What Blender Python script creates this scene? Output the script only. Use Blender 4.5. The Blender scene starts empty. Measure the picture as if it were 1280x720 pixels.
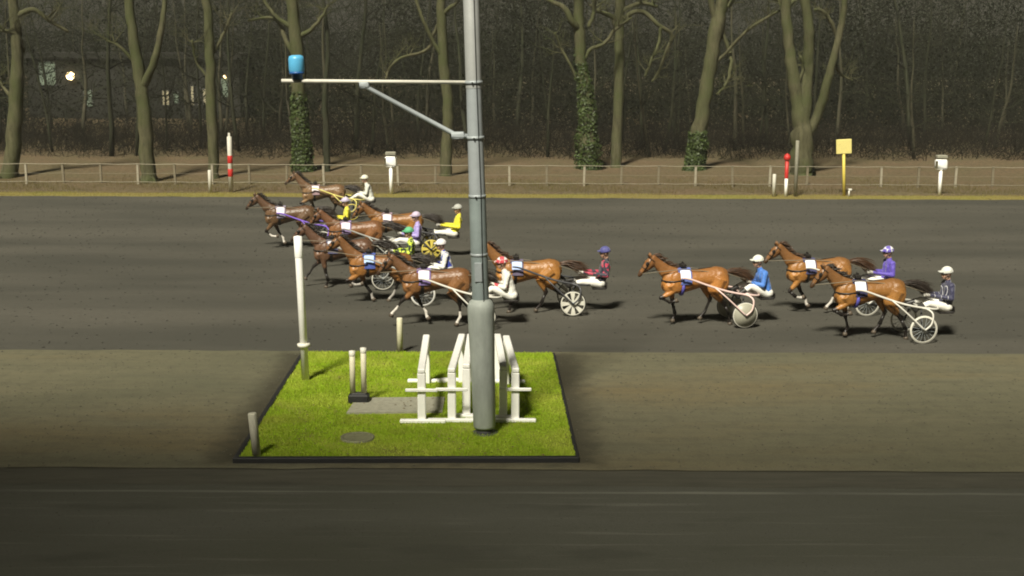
import bpy, math, random
import numpy as np
from mathutils import Vector, Matrix
random.seed(7); RNG = np.random.default_rng(7)
R = math.radians
S = bpy.context.scene
COL = S.collection
# ------------------------------------------------------------------ camera
W0, H0, FPX, CAMH = 1280.0, 720.0, 1650.0, 7.0
PITCH = math.atan(310.0 / FPX); ROLL = R(-0.22)
cam_d = bpy.data.cameras.new('camera'); cam = bpy.data.objects.new('camera', cam_d); COL.objects.link(cam)
cam_d.sensor_width = 36.0; cam_d.lens = 36.0 * FPX / W0; cam_d.clip_start = 0.1; cam_d.clip_end = 2000
CM = Matrix.Translation((0, 0, CAMH)) @ Matrix.Rotation(R(90) - PITCH, 4, 'X') @ Matrix.Rotation(-ROLL, 4, 'Z')
cam.matrix_world = CM
S.camera = cam
S.cycles.filter_width = 1.9
# ------------------------------------------------------------------ light
SUN_EL = R(50); SUN_AZ = math.atan2(-0.40, -1.0)          # the floodlight bank: high, from the camera's side, a little from the left
sdir = Vector((math.sin(SUN_AZ) * math.cos(SUN_EL), math.cos(SUN_AZ) * math.cos(SUN_EL), math.sin(SUN_EL)))
sun_d = bpy.data.lights.new('sun', 'SUN'); sun_d.energy = 5.0; sun_d.angle = R(9); sun_d.color = (1.0, 0.95, 0.80)
sun = bpy.data.objects.new('sun', sun_d); COL.objects.link(sun)
sun.rotation_euler = sdir.to_track_quat('Z', 'Y').to_euler(); sun.location = sdir * 60
wd = bpy.data.worlds.new('World'); S.world = wd; wd.use_nodes = True
nt = wd.node_tree; bg = nt.nodes['Background']
sk = nt.nodes.new('ShaderNodeTexSky'); sk.sky_type = 'NISHITA'; sk.sun_disc = False
sk.sun_elevation = SUN_EL; sk.sun_rotation = SUN_AZ
hs = nt.nodes.new('ShaderNodeHueSaturation'); hs.inputs['Saturation'].default_value = 0.12
mx = nt.nodes.new('ShaderNodeMix'); mx.data_type = 'RGBA'; mx.blend_type = 'MULTIPLY'; mx.inputs[0].default_value = 1
mx.inputs[7].default_value = (1.0, 0.95, 0.68, 1)
nt.links.new(sk.outputs[0], hs.inputs['Color']); nt.links.new(hs.outputs[0], mx.inputs[6]); nt.links.new(mx.outputs[2], bg.inputs[0])
bg.inputs[1].default_value = 0.006
S.view_settings.view_transform = 'Standard'; S.view_settings.look = 'None'
S.view_settings.exposure = 0.5; S.view_settings.gamma = 1.0; S.view_settings.use_curve_mapping = False

# ------------------------------------------------------------------ pixel helpers
C3 = CM.to_3x3(); CO = Vector((0, 0, CAMH))
def ray(px, py): return (C3 @ Vector(((px - W0/2) / FPX, -(py - H0/2) / FPX, -1.0)))
def at(px, py, z=0.0):
    d = ray(px, py); return CO + d * ((z - CAMH) / d.z)
def atY(px, py, Y):
    d = ray(px, py); return CO + d * (Y / d.y)
def ppm(p): return FPX / -(CM.inverted() @ Vector(p)).z
def proj(p):
    q = CM.inverted() @ Vector(p); return (W0/2 + FPX * q.x / -q.z, H0/2 - FPX * q.y / -q.z)

# ------------------------------------------------------------------ geometry collector
class G:
    def __init__(s): s.v = []; s.f = []; s.m = []; s.mi = 0
    def add(s, vs, fs):
        o = len(s.v); s.v += [tuple(v) for v in vs]
        for f in fs: s.f.append(tuple(i + o for i in f)); s.m.append(s.mi)
    def box(s, c, d, rot=None):
        c = Vector(c); vs = []
        for x in (-1, 1):
            for y in (-1, 1):
                for z in (-1, 1):
                    p = Vector((x*d[0]/2, y*d[1]/2, z*d[2]/2))
                    if rot: p = rot @ p
                    vs.append(c + p)
        s.add(vs, [(0,1,3,2), (4,6,7,5), (0,4,5,1), (2,3,7,6), (0,2,6,4), (1,5,7,3)])
    def bbox(s, c, d, b=0.01, rot=None):                    # box with chamfered edges
        c = Vector(c); h = [x/2 for x in d]; b = min(b, *[x*0.45 for x in h]); vs = []; idx = {}
        for x in (-1,1):
            for y in (-1,1):
                for z in (-1,1):
                    for a in range(3):
                        p = Vector((x*(h[0]-(0 if a==0 else b)), y*(h[1]-(0 if a==1 else b)), z*(h[2]-(0 if a==2 else b))))
                        idx[(x,y,z,a)] = len(vs); vs.append(c + (rot @ p if rot else p))
        fs = []
        for a in range(3):
            u, w = [(1,2),(2,0),(0,1)][a]
            for sg in (-1,1):
                q = []
                for su, sw in ((-1,-1),(1,-1),(1,1),(-1,1)):
                    k = [0,0,0]; k[a] = sg; k[u] = su; k[w] = sw; q.append(idx[(*k, a)])
                fs.append(tuple(q if sg > 0 else q[::-1]))
            for su in (-1,1):
                for sw in (-1,1):
                    q = []
                    for t, ax in ((-1,u),(1,u),(1,w),(-1,w)):
                        k = [0,0,0]; k[a] = t; k[u] = su; k[w] = sw; q.append(idx[(*k, ax)])
                    fs.append(tuple(q))
        for x in (-1,1):
            for y in (-1,1):
                for z in (-1,1): fs.append(tuple(idx[(x,y,z,a)] for a in range(3)))
        s.add(vs, fs)
    def tube(s, pts, rad, n=8, cap=True, jit=0.0, flat=None):
        pts = [Vector(p) for p in pts]; k = len(pts)
        if not hasattr(rad, '__len__'): rad = [rad] * k
        vs = []; fs = []
        t0 = (pts[1] - pts[0]).normalized()
        a = t0.orthogonal().normalized()
        for i in range(k):
            t = (pts[min(i+1, k-1)] - pts[max(i-1, 0)]).normalized()
            a = (a - t * a.dot(t)).normalized(); b = t.cross(a)
            for j in range(n):
                w = 2 * math.pi * j / n; r = rad[i] * (1 + (random.uniform(-jit, jit) if jit else 0))
                vs.append(pts[i] + (a * math.cos(w) + b * math.sin(w)) * r)
        for i in range(k - 1):
            for j in range(n):
                fs.append((i*n+j, i*n+(j+1) % n, (i+1)*n+(j+1) % n, (i+1)*n+j))
        if cap: fs.append(tuple(range(n))[::-1]); fs.append(tuple(range((k-1)*n, k*n)))
        s.add(vs, fs)
    def loft(s, pts, n=16):                                   # pts: (u, z, half width, half height); sagittal path, forward = -x
        P = [Vector((-p[0], 0, p[1])) for p in pts]; k = len(P); vs = []; fs = []
        for i in range(k):
            t = (P[min(i+1, k-1)] - P[max(i-1, 0)]).normalized(); up = Vector((0, 1, 0)).cross(t).normalized()
            for j in range(n):
                w = 2 * math.pi * j / n
                vs.append(P[i] + Vector((0, 1, 0)) * math.cos(w) * pts[i][2] + up * math.sin(w) * pts[i][3])
        for i in range(k - 1):
            for j in range(n): fs.append((i*n+j, i*n+(j+1) % n, (i+1)*n+(j+1) % n, (i+1)*n+j))
        fs.append(tuple(range(n))[::-1]); fs.append(tuple(range((k-1)*n, k*n)))
        s.add(vs, fs)
    def ball(s, c, r, n=12, m=8, rot=None, zmin=-1.0):
        c = Vector(c); r = (r, r, r) if not hasattr(r, '__len__') else r; vs = []; fs = []
        for i in range(m + 1):
            th = math.pi * i / m
            zz = math.cos(th)
            cz = max(zz, zmin)
            for j in range(n):
                w = 2*math.pi*j/n; p = Vector((r[0]*math.sin(th)*math.cos(w), r[1]*math.sin(th)*math.sin(w), r[2]*cz))
                vs.append(c + (rot @ p if rot else p))
        for i in range(m):
            for j in range(n): fs.append((i*n+j, (i+1)*n+j, (i+1)*n+(j+1) % n, i*n+(j+1) % n))
        s.add(vs, fs)
    def lathe(s, prof, c=(0,0,0), n=20, axis='Z'):
        vs = []; fs = []; c = Vector(c)
        for (r, h) in prof:
            for j in range(n):
                w = 2*math.pi*j/n
                p = (r*math.cos(w), r*math.sin(w), h) if axis == 'Z' else (r*math.cos(w), h, r*math.sin(w))
                vs.append(c + Vector(p))
        for i in range(len(prof)-1):
            for j in range(n): fs.append((i*n+j, i*n+(j+1) % n, (i+1)*n+(j+1) % n, (i+1)*n+j))
        s.add(vs, fs)
    def mesh(s, name, mats, smooth=True):
        me = bpy.data.meshes.new(name); me.from_pydata(s.v, [], s.f)
        for m in (mats if isinstance(mats, (list, tuple)) else [mats]): me.materials.append(m)
        me.polygons.foreach_set('material_index', s.m); me.polygons.foreach_set('use_smooth', [smooth] * len(s.f))
        me.update(); return me
def link(name, data, parent=None):
    o = bpy.data.objects.new(name, data); COL.objects.link(o)
    if parent: o.parent = parent
    return o
def part(name, g, mat, parent, smooth=True): return link(name, g.mesh(name, mat, smooth), parent)
def empty(name, loc=(0,0,0), rz=0):
    o = link(name, None); o.location = loc; o.rotation_euler = (0, 0, rz); o.empty_display_size = 0.2; return o
def tag(o, label, cat, group=None):
    o['label'] = label; o['category'] = cat
    if group: o['group'] = group
    return o
def kind(o, k): o['kind'] = k; return o
def np_mesh(name, V, tri, mat):
    me = bpy.data.meshes.new(name); n = len(V); k = len(tri)
    me.vertices.add(n); me.vertices.foreach_set('co', np.asarray(V, np.float32).ravel())
    me.loops.add(k*3); me.loops.foreach_set('vertex_index', np.asarray(tri, np.int32).ravel())
    me.polygons.add(k); me.polygons.foreach_set('loop_start', np.arange(0, k*3, 3, dtype=np.int32))
    me.materials.append(mat); me.update(); me.validate(); return me
def remeshed(g, voxel, it=4, fac=0.5):
    me = g.mesh('tmp', []) if False else bpy.data.meshes.new('tmp')
    me.from_pydata(g.v, [], g.f); ob = bpy.data.objects.new('tmp', me); COL.objects.link(ob)
    m = ob.modifiers.new('r', 'REMESH'); m.mode = 'VOXEL'; m.voxel_size = voxel; m.use_smooth_shade = True
    s = ob.modifiers.new('s', 'SMOOTH'); s.iterations = it; s.factor = fac
    dg = bpy.context.evaluated_depsgraph_get(); out = bpy.data.meshes.new_from_object(ob.evaluated_get(dg))
    bpy.data.objects.remove(ob); bpy.data.meshes.remove(me); return out

# ------------------------------------------------------------------ materials
def nodes(name):
    m = bpy.data.materials.new(name); m.use_nodes = True; n = m.node_tree.nodes; return m, n, m.node_tree.links, n['Principled BSDF']
def rgba(c): return (c[0], c[1], c[2], 1)
def tc(n, l, scale=(1,1,1), src='Object'):
    t = n.new('ShaderNodeTexCoord'); mp = n.new('ShaderNodeMapping'); mp.inputs['Scale'].default_value = scale
    l.new(t.outputs[src], mp.inputs[0]); return mp.outputs[0]
def noise(n, l, vec, sc, det=5, rough=.6):
    t = n.new('ShaderNodeTexNoise'); t.inputs['Scale'].default_value = sc; t.inputs['Detail'].default_value = det; t.inputs['Roughness'].default_value = rough
    l.new(vec, t.inputs['Vector']); return t.outputs[0]
def ramp(n, l, fac, stops):
    r = n.new('ShaderNodeValToRGB'); e = r.color_ramp.elements
    while len(e) < len(stops): e.new(0.5)
    for i, (p, c) in enumerate(stops): e[i].position = p; e[i].color = rgba(c) if hasattr(c, '__len__') else (c, c, c, 1)
    l.new(fac, r.inputs[0]); return r.outputs[0]
def mixc(n, l, fac, a, b, mode='MIX'):
    x = n.new('ShaderNodeMix'); x.data_type = 'RGBA'; x.blend_type = mode
    for sock, v in ((x.inputs[0], fac), (x.inputs[6], a), (x.inputs[7], b)):
        if hasattr(v, 'is_linked'): l.new(v, sock)
        elif hasattr(v, '__len__'): sock.default_value = rgba(v)
        else: sock.default_value = v
    return x.outputs[2]
def bump(n, l, bs, h, st=0.4, d=0.02):
    b = n.new('ShaderNodeBump'); b.inputs['Strength'].default_value = st; b.inputs['Distance'].default_value = d
    l.new(h, b.inputs['Height']); l.new(b.outputs[0], bs.inputs['Normal'])
def mat(name, c, rough=.6, var=.25, sc=6.0, metal=0.0, bmp=0.0, stretch=(1,1,1), emit=0.0, spec=.4, src='Object'):
    m, n, l, b = nodes(name); v = tc(n, l, stretch, src); f = noise(n, l, v, sc)
    col = ramp(n, l, f, [(.25, [x*(1-var) for x in c]), (.75, [min(1, x*(1+var)) for x in c])])
    l.new(col, b.inputs['Base Color']); b.inputs['Roughness'].default_value = rough; b.inputs['Metallic'].default_value = metal
    b.inputs['Specular IOR Level'].default_value = spec
    if bmp: bump(n, l, b, f, bmp)
    if emit: b.inputs['Emission Color'].default_value = rgba(c); b.inputs['Emission Strength'].default_value = emit
    return m
M = {}
M['white'] = mat('white_paint', (.84,.83,.79), .45, .06, 9)
M['offwhite'] = mat('off_white_paint', (.62,.60,.52), .55, .12, 7)
M['cream'] = mat('cream_paint', (.60,.56,.42), .55, .12, 7)
M['grey'] = mat('galvanised_steel', (.33,.36,.37), .5, .12, 4, .15)
M['greygreen'] = mat('weathered_steel', (.25,.295,.29), .55, .16, 4, .2)
M['darkgrey'] = mat('dark_grey_paint', (.05,.05,.05), .5, .2, 8)
M['black'] = mat('black_rubber', (.016,.016,.016), .6, .2, 14)
M['leather'] = mat('black_leather', (.02,.017,.015), .4, .3, 20)
M['red'] = mat('red_paint', (.50,.03,.025), .45, .12, 8)
M['yellow'] = mat('yellow_paint', (.66,.53,.10), .5, .08, 8)
M['blue'] = mat('blue_plastic', (.10,.40,.66), .35, .06, 8)
M['darkblue'] = mat('dark_blue_plastic', (.02,.09,.28), .4, .1, 8)
M['concrete'] = mat('concrete', (.27,.26,.20), .85, .2, 9, bmp=.15)
M['manhole'] = mat('cast_iron', (.15,.15,.085), .7, .25, 12, bmp=.2)
M['wood'] = mat('weathered_timber', (.50,.48,.38), .8, .25, 7, stretch=(3,3,.6), bmp=.2)
M['hoof'] = mat('hoof_horn', (.09,.07,.05), .5, .3, 20)
M['skin'] = mat('skin', (.50,.30,.21), .5, .08, 20)
M['eye'] = mat('eye_gloss', (.012,.01,.01), .1, .1, 5)
M['glove'] = mat('glove_leather', (.55,.53,.48), .6, .1, 12)
M['boot'] = mat('riding_boot', (.03,.027,.025), .4, .2, 12)
M['trouser'] = mat('white_breeches', (.80,.78,.72), .7, .06, 12, bmp=.5)
def hair_mat():
    m, n, l, b = nodes('horse_hair'); oi = n.new('ShaderNodeObjectInfo'); f = noise(n, l, tc(n, l), 26, 3)
    l.new(mixc(n, l, ramp(n, l, f, [(.35, .6), (.65, 0.0)]), oi.outputs['Color'], (.012,.009,.007)), b.inputs['Base Color']); b.inputs['Roughness'].default_value = .45; return m
M['hair'] = hair_mat()
M['post'] = mat('fence_post_concrete', (.17,.145,.095), .85, .25, 8)
M['post_pale'] = mat('fence_post_pale', (.30,.27,.20), .8, .15, 8)
M['wire'] = mat('fence_wire', (.34,.31,.23), .6, .2, 8, .3)

def bark_mat(name, c, c2, sc=5):
    m, n, l, b = nodes(name); v = tc(n, l, (1,1,.22)); f = noise(n, l, v, sc, 8, .65); f2 = noise(n, l, tc(n, l), .6, 4)
    col = ramp(n, l, f, [(.3, [x*.45 for x in c]), (.52, c), (.75, [x*1.35 for x in c])])
    col = mixc(n, l, ramp(n, l, f2, [(.42, 0.0), (.62, 1.0)]), col, c2)
    l.new(col, b.inputs['Base Color']); b.inputs['Roughness'].default_value = .9; b.inputs['Specular IOR Level'].default_value = .15
    bump(n, l, b, f, .9, .05); return m
M['bark'] = bark_mat('bark_grey_green', (.085,.080,.044), (.062,.070,.028))
M['bark_dark'] = bark_mat('bark_dark', (.036,.036,.021), (.026,.031,.016))
M['bark_mid'] = bark_mat('bark_mid', (.070,.064,.042), (.052,.052,.030))
M['twig'] = mat('twig_brown', (.017,.0175,.010), .9, .35, 3, spec=.1)
M['brush'] = mat('undergrowth_brown', (.016,.014,.009), .9, .45, 1.5, spec=.1)
def leafmat(name, c, var=.45, sc=9):
    m, n, l, b = nodes(name); f = noise(n, l, tc(n, l), sc, 3)
    l.new(ramp(n, l, f, [(.3, [x*(1-var) for x in c]), (.7, [x*(1+var) for x in c])]), b.inputs['Base Color'])
    b.inputs['Roughness'].default_value = .5; b.inputs['Specular IOR Level'].default_value = .3; return m
M['ivy'] = leafmat('ivy_leaf', (.042,.062,.015), .45, 3)
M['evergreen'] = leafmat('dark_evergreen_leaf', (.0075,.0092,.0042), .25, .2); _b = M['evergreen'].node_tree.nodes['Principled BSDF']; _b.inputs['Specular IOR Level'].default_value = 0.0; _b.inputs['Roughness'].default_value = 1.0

# grass blades: yellow-green, patchy
def grass_mat(name, stops, sc):
    m, n, l, b = nodes(name); v = tc(n, l); f = noise(n, l, v, sc, 4); g = noise(n, l, v, 22, 3)
    c = ramp(n, l, f, stops); c2 = mixc(n, l, ramp(n, l, g, [(.35, 0.0), (.7, .5)]), c, (.30,.27,.06))
    l.new(c2, b.inputs['Base Color']); b.inputs['Subsurface Weight'].default_value = 0.0
    tr = n.new('ShaderNodeBsdfTranslucent'); l.new(c2, tr.inputs[0]); ms = n.new('ShaderNodeMixShader'); ms.inputs[0].default_value = .5
    l.new(b.outputs[0], ms.inputs[1]); l.new(tr.outputs[0], ms.inputs[2]); l.new(ms.outputs[0], n['Material Output'].inputs[0]); b.inputs['Roughness'].default_value = .6; b.inputs['Specular IOR Level'].default_value = .25; return m
M['grass'] = grass_mat('lawn_grass', [(.30, (.42,.48,.07)), (.48, (.42,.62,.03)), (.66, (.62,.72,.11))], .62)
M['verge'] = grass_mat('verge_grass', [(.3, (.42,.34,.15)), (.5, (.46,.39,.14)), (.7, (.40,.39,.11))], .25)
M['lawn_soil'] = grass_mat('lawn_turf', [(.30, (.30,.34,.06)), (.5, (.42,.54,.05)), (.68, (.50,.60,.07))], 1.3)

# harrowed ash track
def track_mat():
    m, n, l, b = nodes('ash_track'); v = tc(n, l)
    big = noise(n, l, tc(n, l, (.06,.28,1)), 1.0, 4); st = noise(n, l, tc(n, l, (.25,6,1)), 1.4, 6, .7); fi = noise(n, l, v, 34, 6, .7); mid = noise(n, l, v, 5.5, 5, .65)
    c = ramp(n, l, big, [(.36, (.058,.057,.047)), (.62, (.096,.090,.074))])
    c = mixc(n, l, ramp(n, l, st, [(.32, .30), (.55, 0.0)]), c, (.052,.050,.040))
    c = mixc(n, l, ramp(n, l, mid, [(.35, .35), (.55, 0.0)]), c, (.060,.056,.045))
    c = mixc(n, l, ramp(n, l, fi, [(.3, .5), (.6, 0.0)]), c, (.042,.039,.032))
    l.new(c, b.inputs['Base Color']); b.inputs['Roughness'].default_value = .95; b.inputs['Specular IOR Level'].default_value = .15
    h = mixc(n, l, .4, fi, mid); bump(n, l, b, h, .7, .03); return m
M['track'] = track_mat()
# ------------------------------------------------------------------ the ground and its sheets
ISL = [at(300, 577), at(719, 576), at(690, 445), at(383, 443)]       # lawn island corners: front left, front right, back right, back left
yF = (ISL[0].y + ISL[1].y) / 2; yB = (ISL[2].y + ISL[3].y) / 2
yTrackN = at(640, 443).y; yTrackF = at(640, 247).y; yVerge = at(640, 242.5).y; yRoad = at(640, 587).y
def apron_mat():
    m, n, l, b = nodes('sand_apron'); v = tc(n, l)
    big = noise(n, l, tc(n, l, (.09,.30,1)), 1.0, 4); fi = noise(n, l, v, 30, 6, .7); mid = noise(n, l, v, 3.2, 5, .65); st = noise(n, l, tc(n, l, (.3,3,1)), 1.2, 4)
    c = ramp(n, l, big, [(.32, (.100,.098,.063)), (.52, (.130,.120,.076)), (.7, (.140,.114,.062))])
    c = mixc(n, l, ramp(n, l, st, [(.3, .4), (.55, 0.0)]), c, (.078,.076,.052))
    c = mixc(n, l, ramp(n, l, mid, [(.34, .35), (.52, 0.0)]), c, (.068,.064,.044))
    c = mixc(n, l, ramp(n, l, fi, [(.3, .4), (.6, 0.0)]), c, (.055,.050,.036))
    # dark worn soil in a band round the lawn island
    t = n.new('ShaderNodeTexCoord'); sp = n.new('ShaderNodeSeparateXYZ'); l.new(t.outputs['Object'], sp.inputs[0])
    def math_(op, a, bb):
        q = n.new('ShaderNodeMath'); q.operation = op
        for i, x in enumerate((a, bb)):
            if hasattr(x, 'is_linked'): l.new(x, q.inputs[i])
            else: q.inputs[i].default_value = x
        return q.outputs[0]
    cx = (ISL[0].x + ISL[1].x + ISL[2].x + ISL[3].x) / 4; hw = (ISL[1].x - ISL[0].x) / 2
    dx = math_('SUBTRACT', math_('ABSOLUTE', math_('SUBTRACT', sp.outputs[0], cx), 0), hw)
    dy = math_('SUBTRACT', math_('ABSOLUTE', math_('SUBTRACT', sp.outputs[1], (yF+yB)/2), 0), (yB-yF)/2 - .3)
    dd = math_('MAXIMUM', dx, dy); dd = math_('ADD', dd, math_('MULTIPLY', math_('SUBTRACT', mid, .5), .55))
    mr = n.new('ShaderNodeMapRange'); mr.interpolation_type = 'SMOOTHSTEP'
    mr.inputs[1].default_value = .12; mr.inputs[2].default_value = .85; mr.inputs[3].default_value = .85; mr.inputs[4].default_value = 0; l.new(dd, mr.inputs[0])
    c = mixc(n, l, mr.outputs[0], c, (.040,.036,.024))
    l.new(c, b.inputs['Base Color']); b.inputs['Roughness'].default_value = .95; b.inputs['Specular IOR Level'].default_value = .15
    bump(n, l, b, mixc(n, l, .4, fi, mid), .6, .03); return m
M['apron'] = apron_mat()
def road_mat():
    m, n, l, b = nodes('asphalt_road'); v = tc(n, l)
    big = noise(n, l, tc(n, l, (.12,.5,1)), 1.0, 4); st = noise(n, l, tc(n, l, (.22,4.5,1)), 1.5, 5); fi = noise(n, l, v, 45, 5, .7); pt = noise(n, l, tc(n, l, (.35,1,1)), .9, 3)
    c = ramp(n, l, big, [(.3, (.054,.054,.039)), (.7, (.076,.075,.060))])
    c = mixc(n, l, ramp(n, l, st, [(.58, 0.0), (.72, .75)]), c, (.125,.122,.10))
    c = mixc(n, l, ramp(n, l, pt, [(.58, 0.0), (.66, .5)]), c, (.038,.038,.028))
    c = mixc(n, l, ramp(n, l, fi, [(.3, .5), (.6, 0.0)]), c, (.034,.034,.026))
    l.new(c, b.inputs['Base Color']); b.inputs['Roughness'].default_value = .8; b.inputs['Specular IOR Level'].default_value = .25
    bump(n, l, b, fi, .4, .01); return m
M['road'] = road_mat()
def litter_mat():
    m, n, l, b = nodes('leaf_litter'); v = tc(n, l); a = noise(n, l, v, .35, 4); f = noise(n, l, v, 6, 6, .7)
    c = ramp(n, l, a, [(.35, (.150,.108,.066)), (.65, (.130,.108,.060))])
    c = mixc(n, l, ramp(n, l, f, [(.35, .7), (.6, 0.0)]), c, (.050,.039,.022))
    l.new(c, b.inputs['Base Color']); b.inputs['Roughness'].default_value = .95; b.inputs['Specular IOR Level'].default_value = .1; bump(n, l, b, f, .8, .05); return m
M['litter'] = litter_mat()
def sheet(name, x0, x1, y0, y1, z, m, nx=1, ny=1, wob=0.0):
    g = G(); vs = []; fs = []
    for j in range(ny+1):
        for i in range(nx+1):
            yy = y0 + (y1-y0)*j/ny
            if wob and j in (0, ny): yy += random.uniform(-wob, wob)
            vs.append((x0 + (x1-x0)*i/nx, yy, z))
    for j in range(ny):
        for i in range(nx): a = j*(nx+1)+i; fs.append((a, a+1, a+nx+2, a+nx+1))
    g.add(vs, fs); return kind(part(name, g, m, None, False), 'structure')
sheet('ground', -160, 160, -60, 260, -0.03, M['litter'])
sheet('race_track', -90, 90, yTrackN, yTrackF, 0.0, M['track'])
sheet('sand_apron', -90, 90, yRoad, yTrackN + .25, 0.006, M['apron'], 240, 1, .05)
sheet('road', -90, 90, -30, yRoad + .3, -0.012, M['road'])
sheet('road_gutter', -90, 90, at(640, 607).y, yRoad + .28, -0.009, mat('damp_gutter_soil', (.050,.047,.033), .9, .3, 3, stretch=(.3,2,1), bmp=.3), 200, 1, .05)
line_m = mat('worn_road_line', (.088,.086,.069), .8, .45, 1.1, stretch=(.5,3,1))
sheet('road_marking', -90, 90, at(640, 616).y, at(640, 613.5).y, -0.008, line_m, 200, 1, .015)
sheet('grass_verge', -90, 90, yTrackF - .15, yVerge, 0.004, M['verge'], 200, 1, .12)
# wood floor rises gently beyond the fence
def bank():
    g = G(); vs = []; fs = []; nx, ny = 150, 24; y0, y1 = yVerge - .2, 150
    for j in range(ny+1):
        for i in range(nx+1):
            t = (j/ny)**1.7; y = y0 + (y1-y0)*t; x = -90 + 180*i/nx
            z = .012 + (0 if j == 0 else .06*math.sin(x*.7+j)+.05*random.random()) + .35*max(0, min(1, (y-y0-3)/12)); vs.append((x, y, z))
    for j in range(ny):
        for i in range(nx): a = j*(nx+1)+i; fs.append((a, a+1, a+nx+2, a+nx+1))
    g.add(vs, fs); return kind(part('wood_floor', g, M['litter'], None), 'structure')
bank()
def bank_z(y): return .03 + .35*max(0, min(1, (y-yVerge-3)/12))

# added stand, out of view: roof and slats shaped to shade the foreground
gs = empty('shade_stand', (0, -14, 0)); tag(gs, 'unseen stand behind the viewpoint, added so its roof and slats shade the foreground', 'shade_stand')
gm = mat('shade_stand_concrete', (.22,.21,.18), .85, .15, 1.5)
SHADE_ROOF_Z = 24.0; off_ = SHADE_ROOF_Z / math.tan(SUN_EL); ox, oy = math.sin(SUN_AZ)*off_, math.cos(SUN_AZ)*off_
ex = [(-70, 12.0), (70, 12.0)]
g = G(); top = [(x + ox, y + oy + 14, SHADE_ROOF_Z) for x, y in ex]; bk = [(x + ox, -26 + 14, SHADE_ROOF_Z + 1.5) for x, y in ex]; n_ = len(ex); vs = top + bk; vs += [(a, b, c + .5) for a, b, c in vs]; fs = []
for i in range(n_-1): fs += [(i, i+n_, i+n_+1, i+1), (2*n_+i, 2*n_+i+1, 3*n_+i+1, 3*n_+i), (i, i+1, 2*n_+i+1, 2*n_+i), (i+n_, 3*n_+i, 3*n_+i+1, i+n_+1)]
g.add(vs, fs); part('roof', g, gm, gs, False)  # unseen solid roof, added to keep the sun off the near road
for k in range(13):                                                     # slats added for partial shade, wider towards the left to darken that side
    y = 23.7 - k*1.05 + oy + 14; st = [(-70, .95), (-13, .92), (-5, .68), (3, .48), (70, .52)]; g = G(); vs = []
    for x, w in st: vs += [(x + ox, y - w/2, SHADE_ROOF_Z), (x + ox, y + w/2, SHADE_ROOF_Z), (x + ox, y + w/2, SHADE_ROOF_Z + .05), (x + ox, y - w/2, SHADE_ROOF_Z + .05)]
    fs = [(0,1,2,3), (16,19,18,17)]
    for i in range(4): fs += [(i*4+a, i*4+4+a, i*4+4+(a+1) % 4, i*4+(a+1) % 4) for a in range(4)]
    g.add(vs, fs); part('shade_slat', g, gm, gs, False)
for x in (-60, -36, -12, 12, 36, 60): g = G(); g.bbox((x, -9, 12.2), (.7, .7, 24.4), .05); part('shade_roof_column', g, gm, gs, False)
for k in range(7): g = G(); g.bbox((0, 10 - k*2.2, (4.6 + k*.6)/2), (140, 2.19, 4.6 + k*.6), .03); part('terrace_step', g, gm, gs, False)

# ------------------------------------------------------------------ grass blades
def blades(name, quad, num, h0, h1, m, z=0.0, holes=()):
    u = RNG.random(num); w = RNG.random(num); A, B, Cc, D = [np.array(q[:2]) for q in quad]
    P = (A[None]*((1-u)*(1-w))[:,None] + B[None]*(u*(1-w))[:,None] + Cc[None]*(u*w)[:,None] + D[None]*((1-u)*w)[:,None])
    for (hx0, hx1, hy0, hy1) in holes:
        k = ~((P[:,0] > hx0) & (P[:,0] < hx1) & (P[:,1] > hy0) & (P[:,1] < hy1)); P = P[k]
    if name == 'lawn_grass':
        w_ = np.sin(P[:,0]*3.1+np.sin(P[:,1]*2.3)*1.7)+np.sin(P[:,1]*2.7+P[:,0]*1.3)+.7*np.sin(P[:,0]*7.7+P[:,1]*5.9); P = P[RNG.random(len(P)) < np.clip(.75+.28*w_, .12, 1)]
    n = len(P); a = RNG.random(n)*6.283; h = h0 + (h1-h0)*RNG.random(n); wd_ = .006 + .006*RNG.random(n); ln = h*.5*RNG.random(n); b = RNG.random(n)*6.283
    V = np.zeros((n, 3, 3)); V[:,0,:2] = P + np.stack([np.cos(a), np.sin(a)], 1)*wd_[:,None]; V[:,1,:2] = P - np.stack([np.cos(a), np.sin(a)], 1)*wd_[:,None]
    V[:,2,:2] = P + np.stack([np.cos(b), np.sin(b)], 1)*ln[:,None]; V[:,:2,2] = z; V[:,2,2] = z + h
    return link(name, np_mesh(name, V.reshape(-1,3), np.arange(n*3).reshape(-1,3), m))
g = G(); g.add([(p.x, p.y, .07) for p in ISL] + [(p.x, p.y, -.03) for p in ISL], [(0,1,2,3), (0,4,5,1), (1,5,6,2), (2,6,7,3), (3,7,4,0)])
isl = kind(part('lawn_island', g, M['lawn_soil'], None, False), 'structure')
slab_p = [at(433, 518, .07), at(553, 516, .07), at(556, 498, .07), at(446, 499, .07)]
hole = (slab_p[0].x+.1, slab_p[1].x, slab_p[0].y, slab_p[3].y)
mh = at(447, 548, .07); mhole = (mh.x-.30, mh.x+.30, mh.y-.30, mh.y+.30)
def inset(q, k):
    c = sum(q, Vector())/4; return [c + (p-c)*k for p in q]
kind(blades('lawn_grass', inset(ISL, 1.004), 120000, .02, .052, M['grass'], .07, (hole, mhole)), 'stuff')['label'] = 'short yellow-green lawn grass on the small island'
vq = [Vector((-45, yTrackF-.1, 0)), Vector((45, yTrackF-.1, 0)), Vector((45, yVerge+.25, 0)), Vector((-45, yVerge+.25, 0))]
kind(blades('verge_grass', vq, 50000, .03, .07, M['verge'], .005), 'stuff')['label'] = 'thin strip of yellow grass along the far track edge'
dry_m = grass_mat('dry_bank_grass', [(.3, (.11,.08,.045)), (.5, (.18,.14,.07)), (.7, (.15,.14,.055))], .12)
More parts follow.
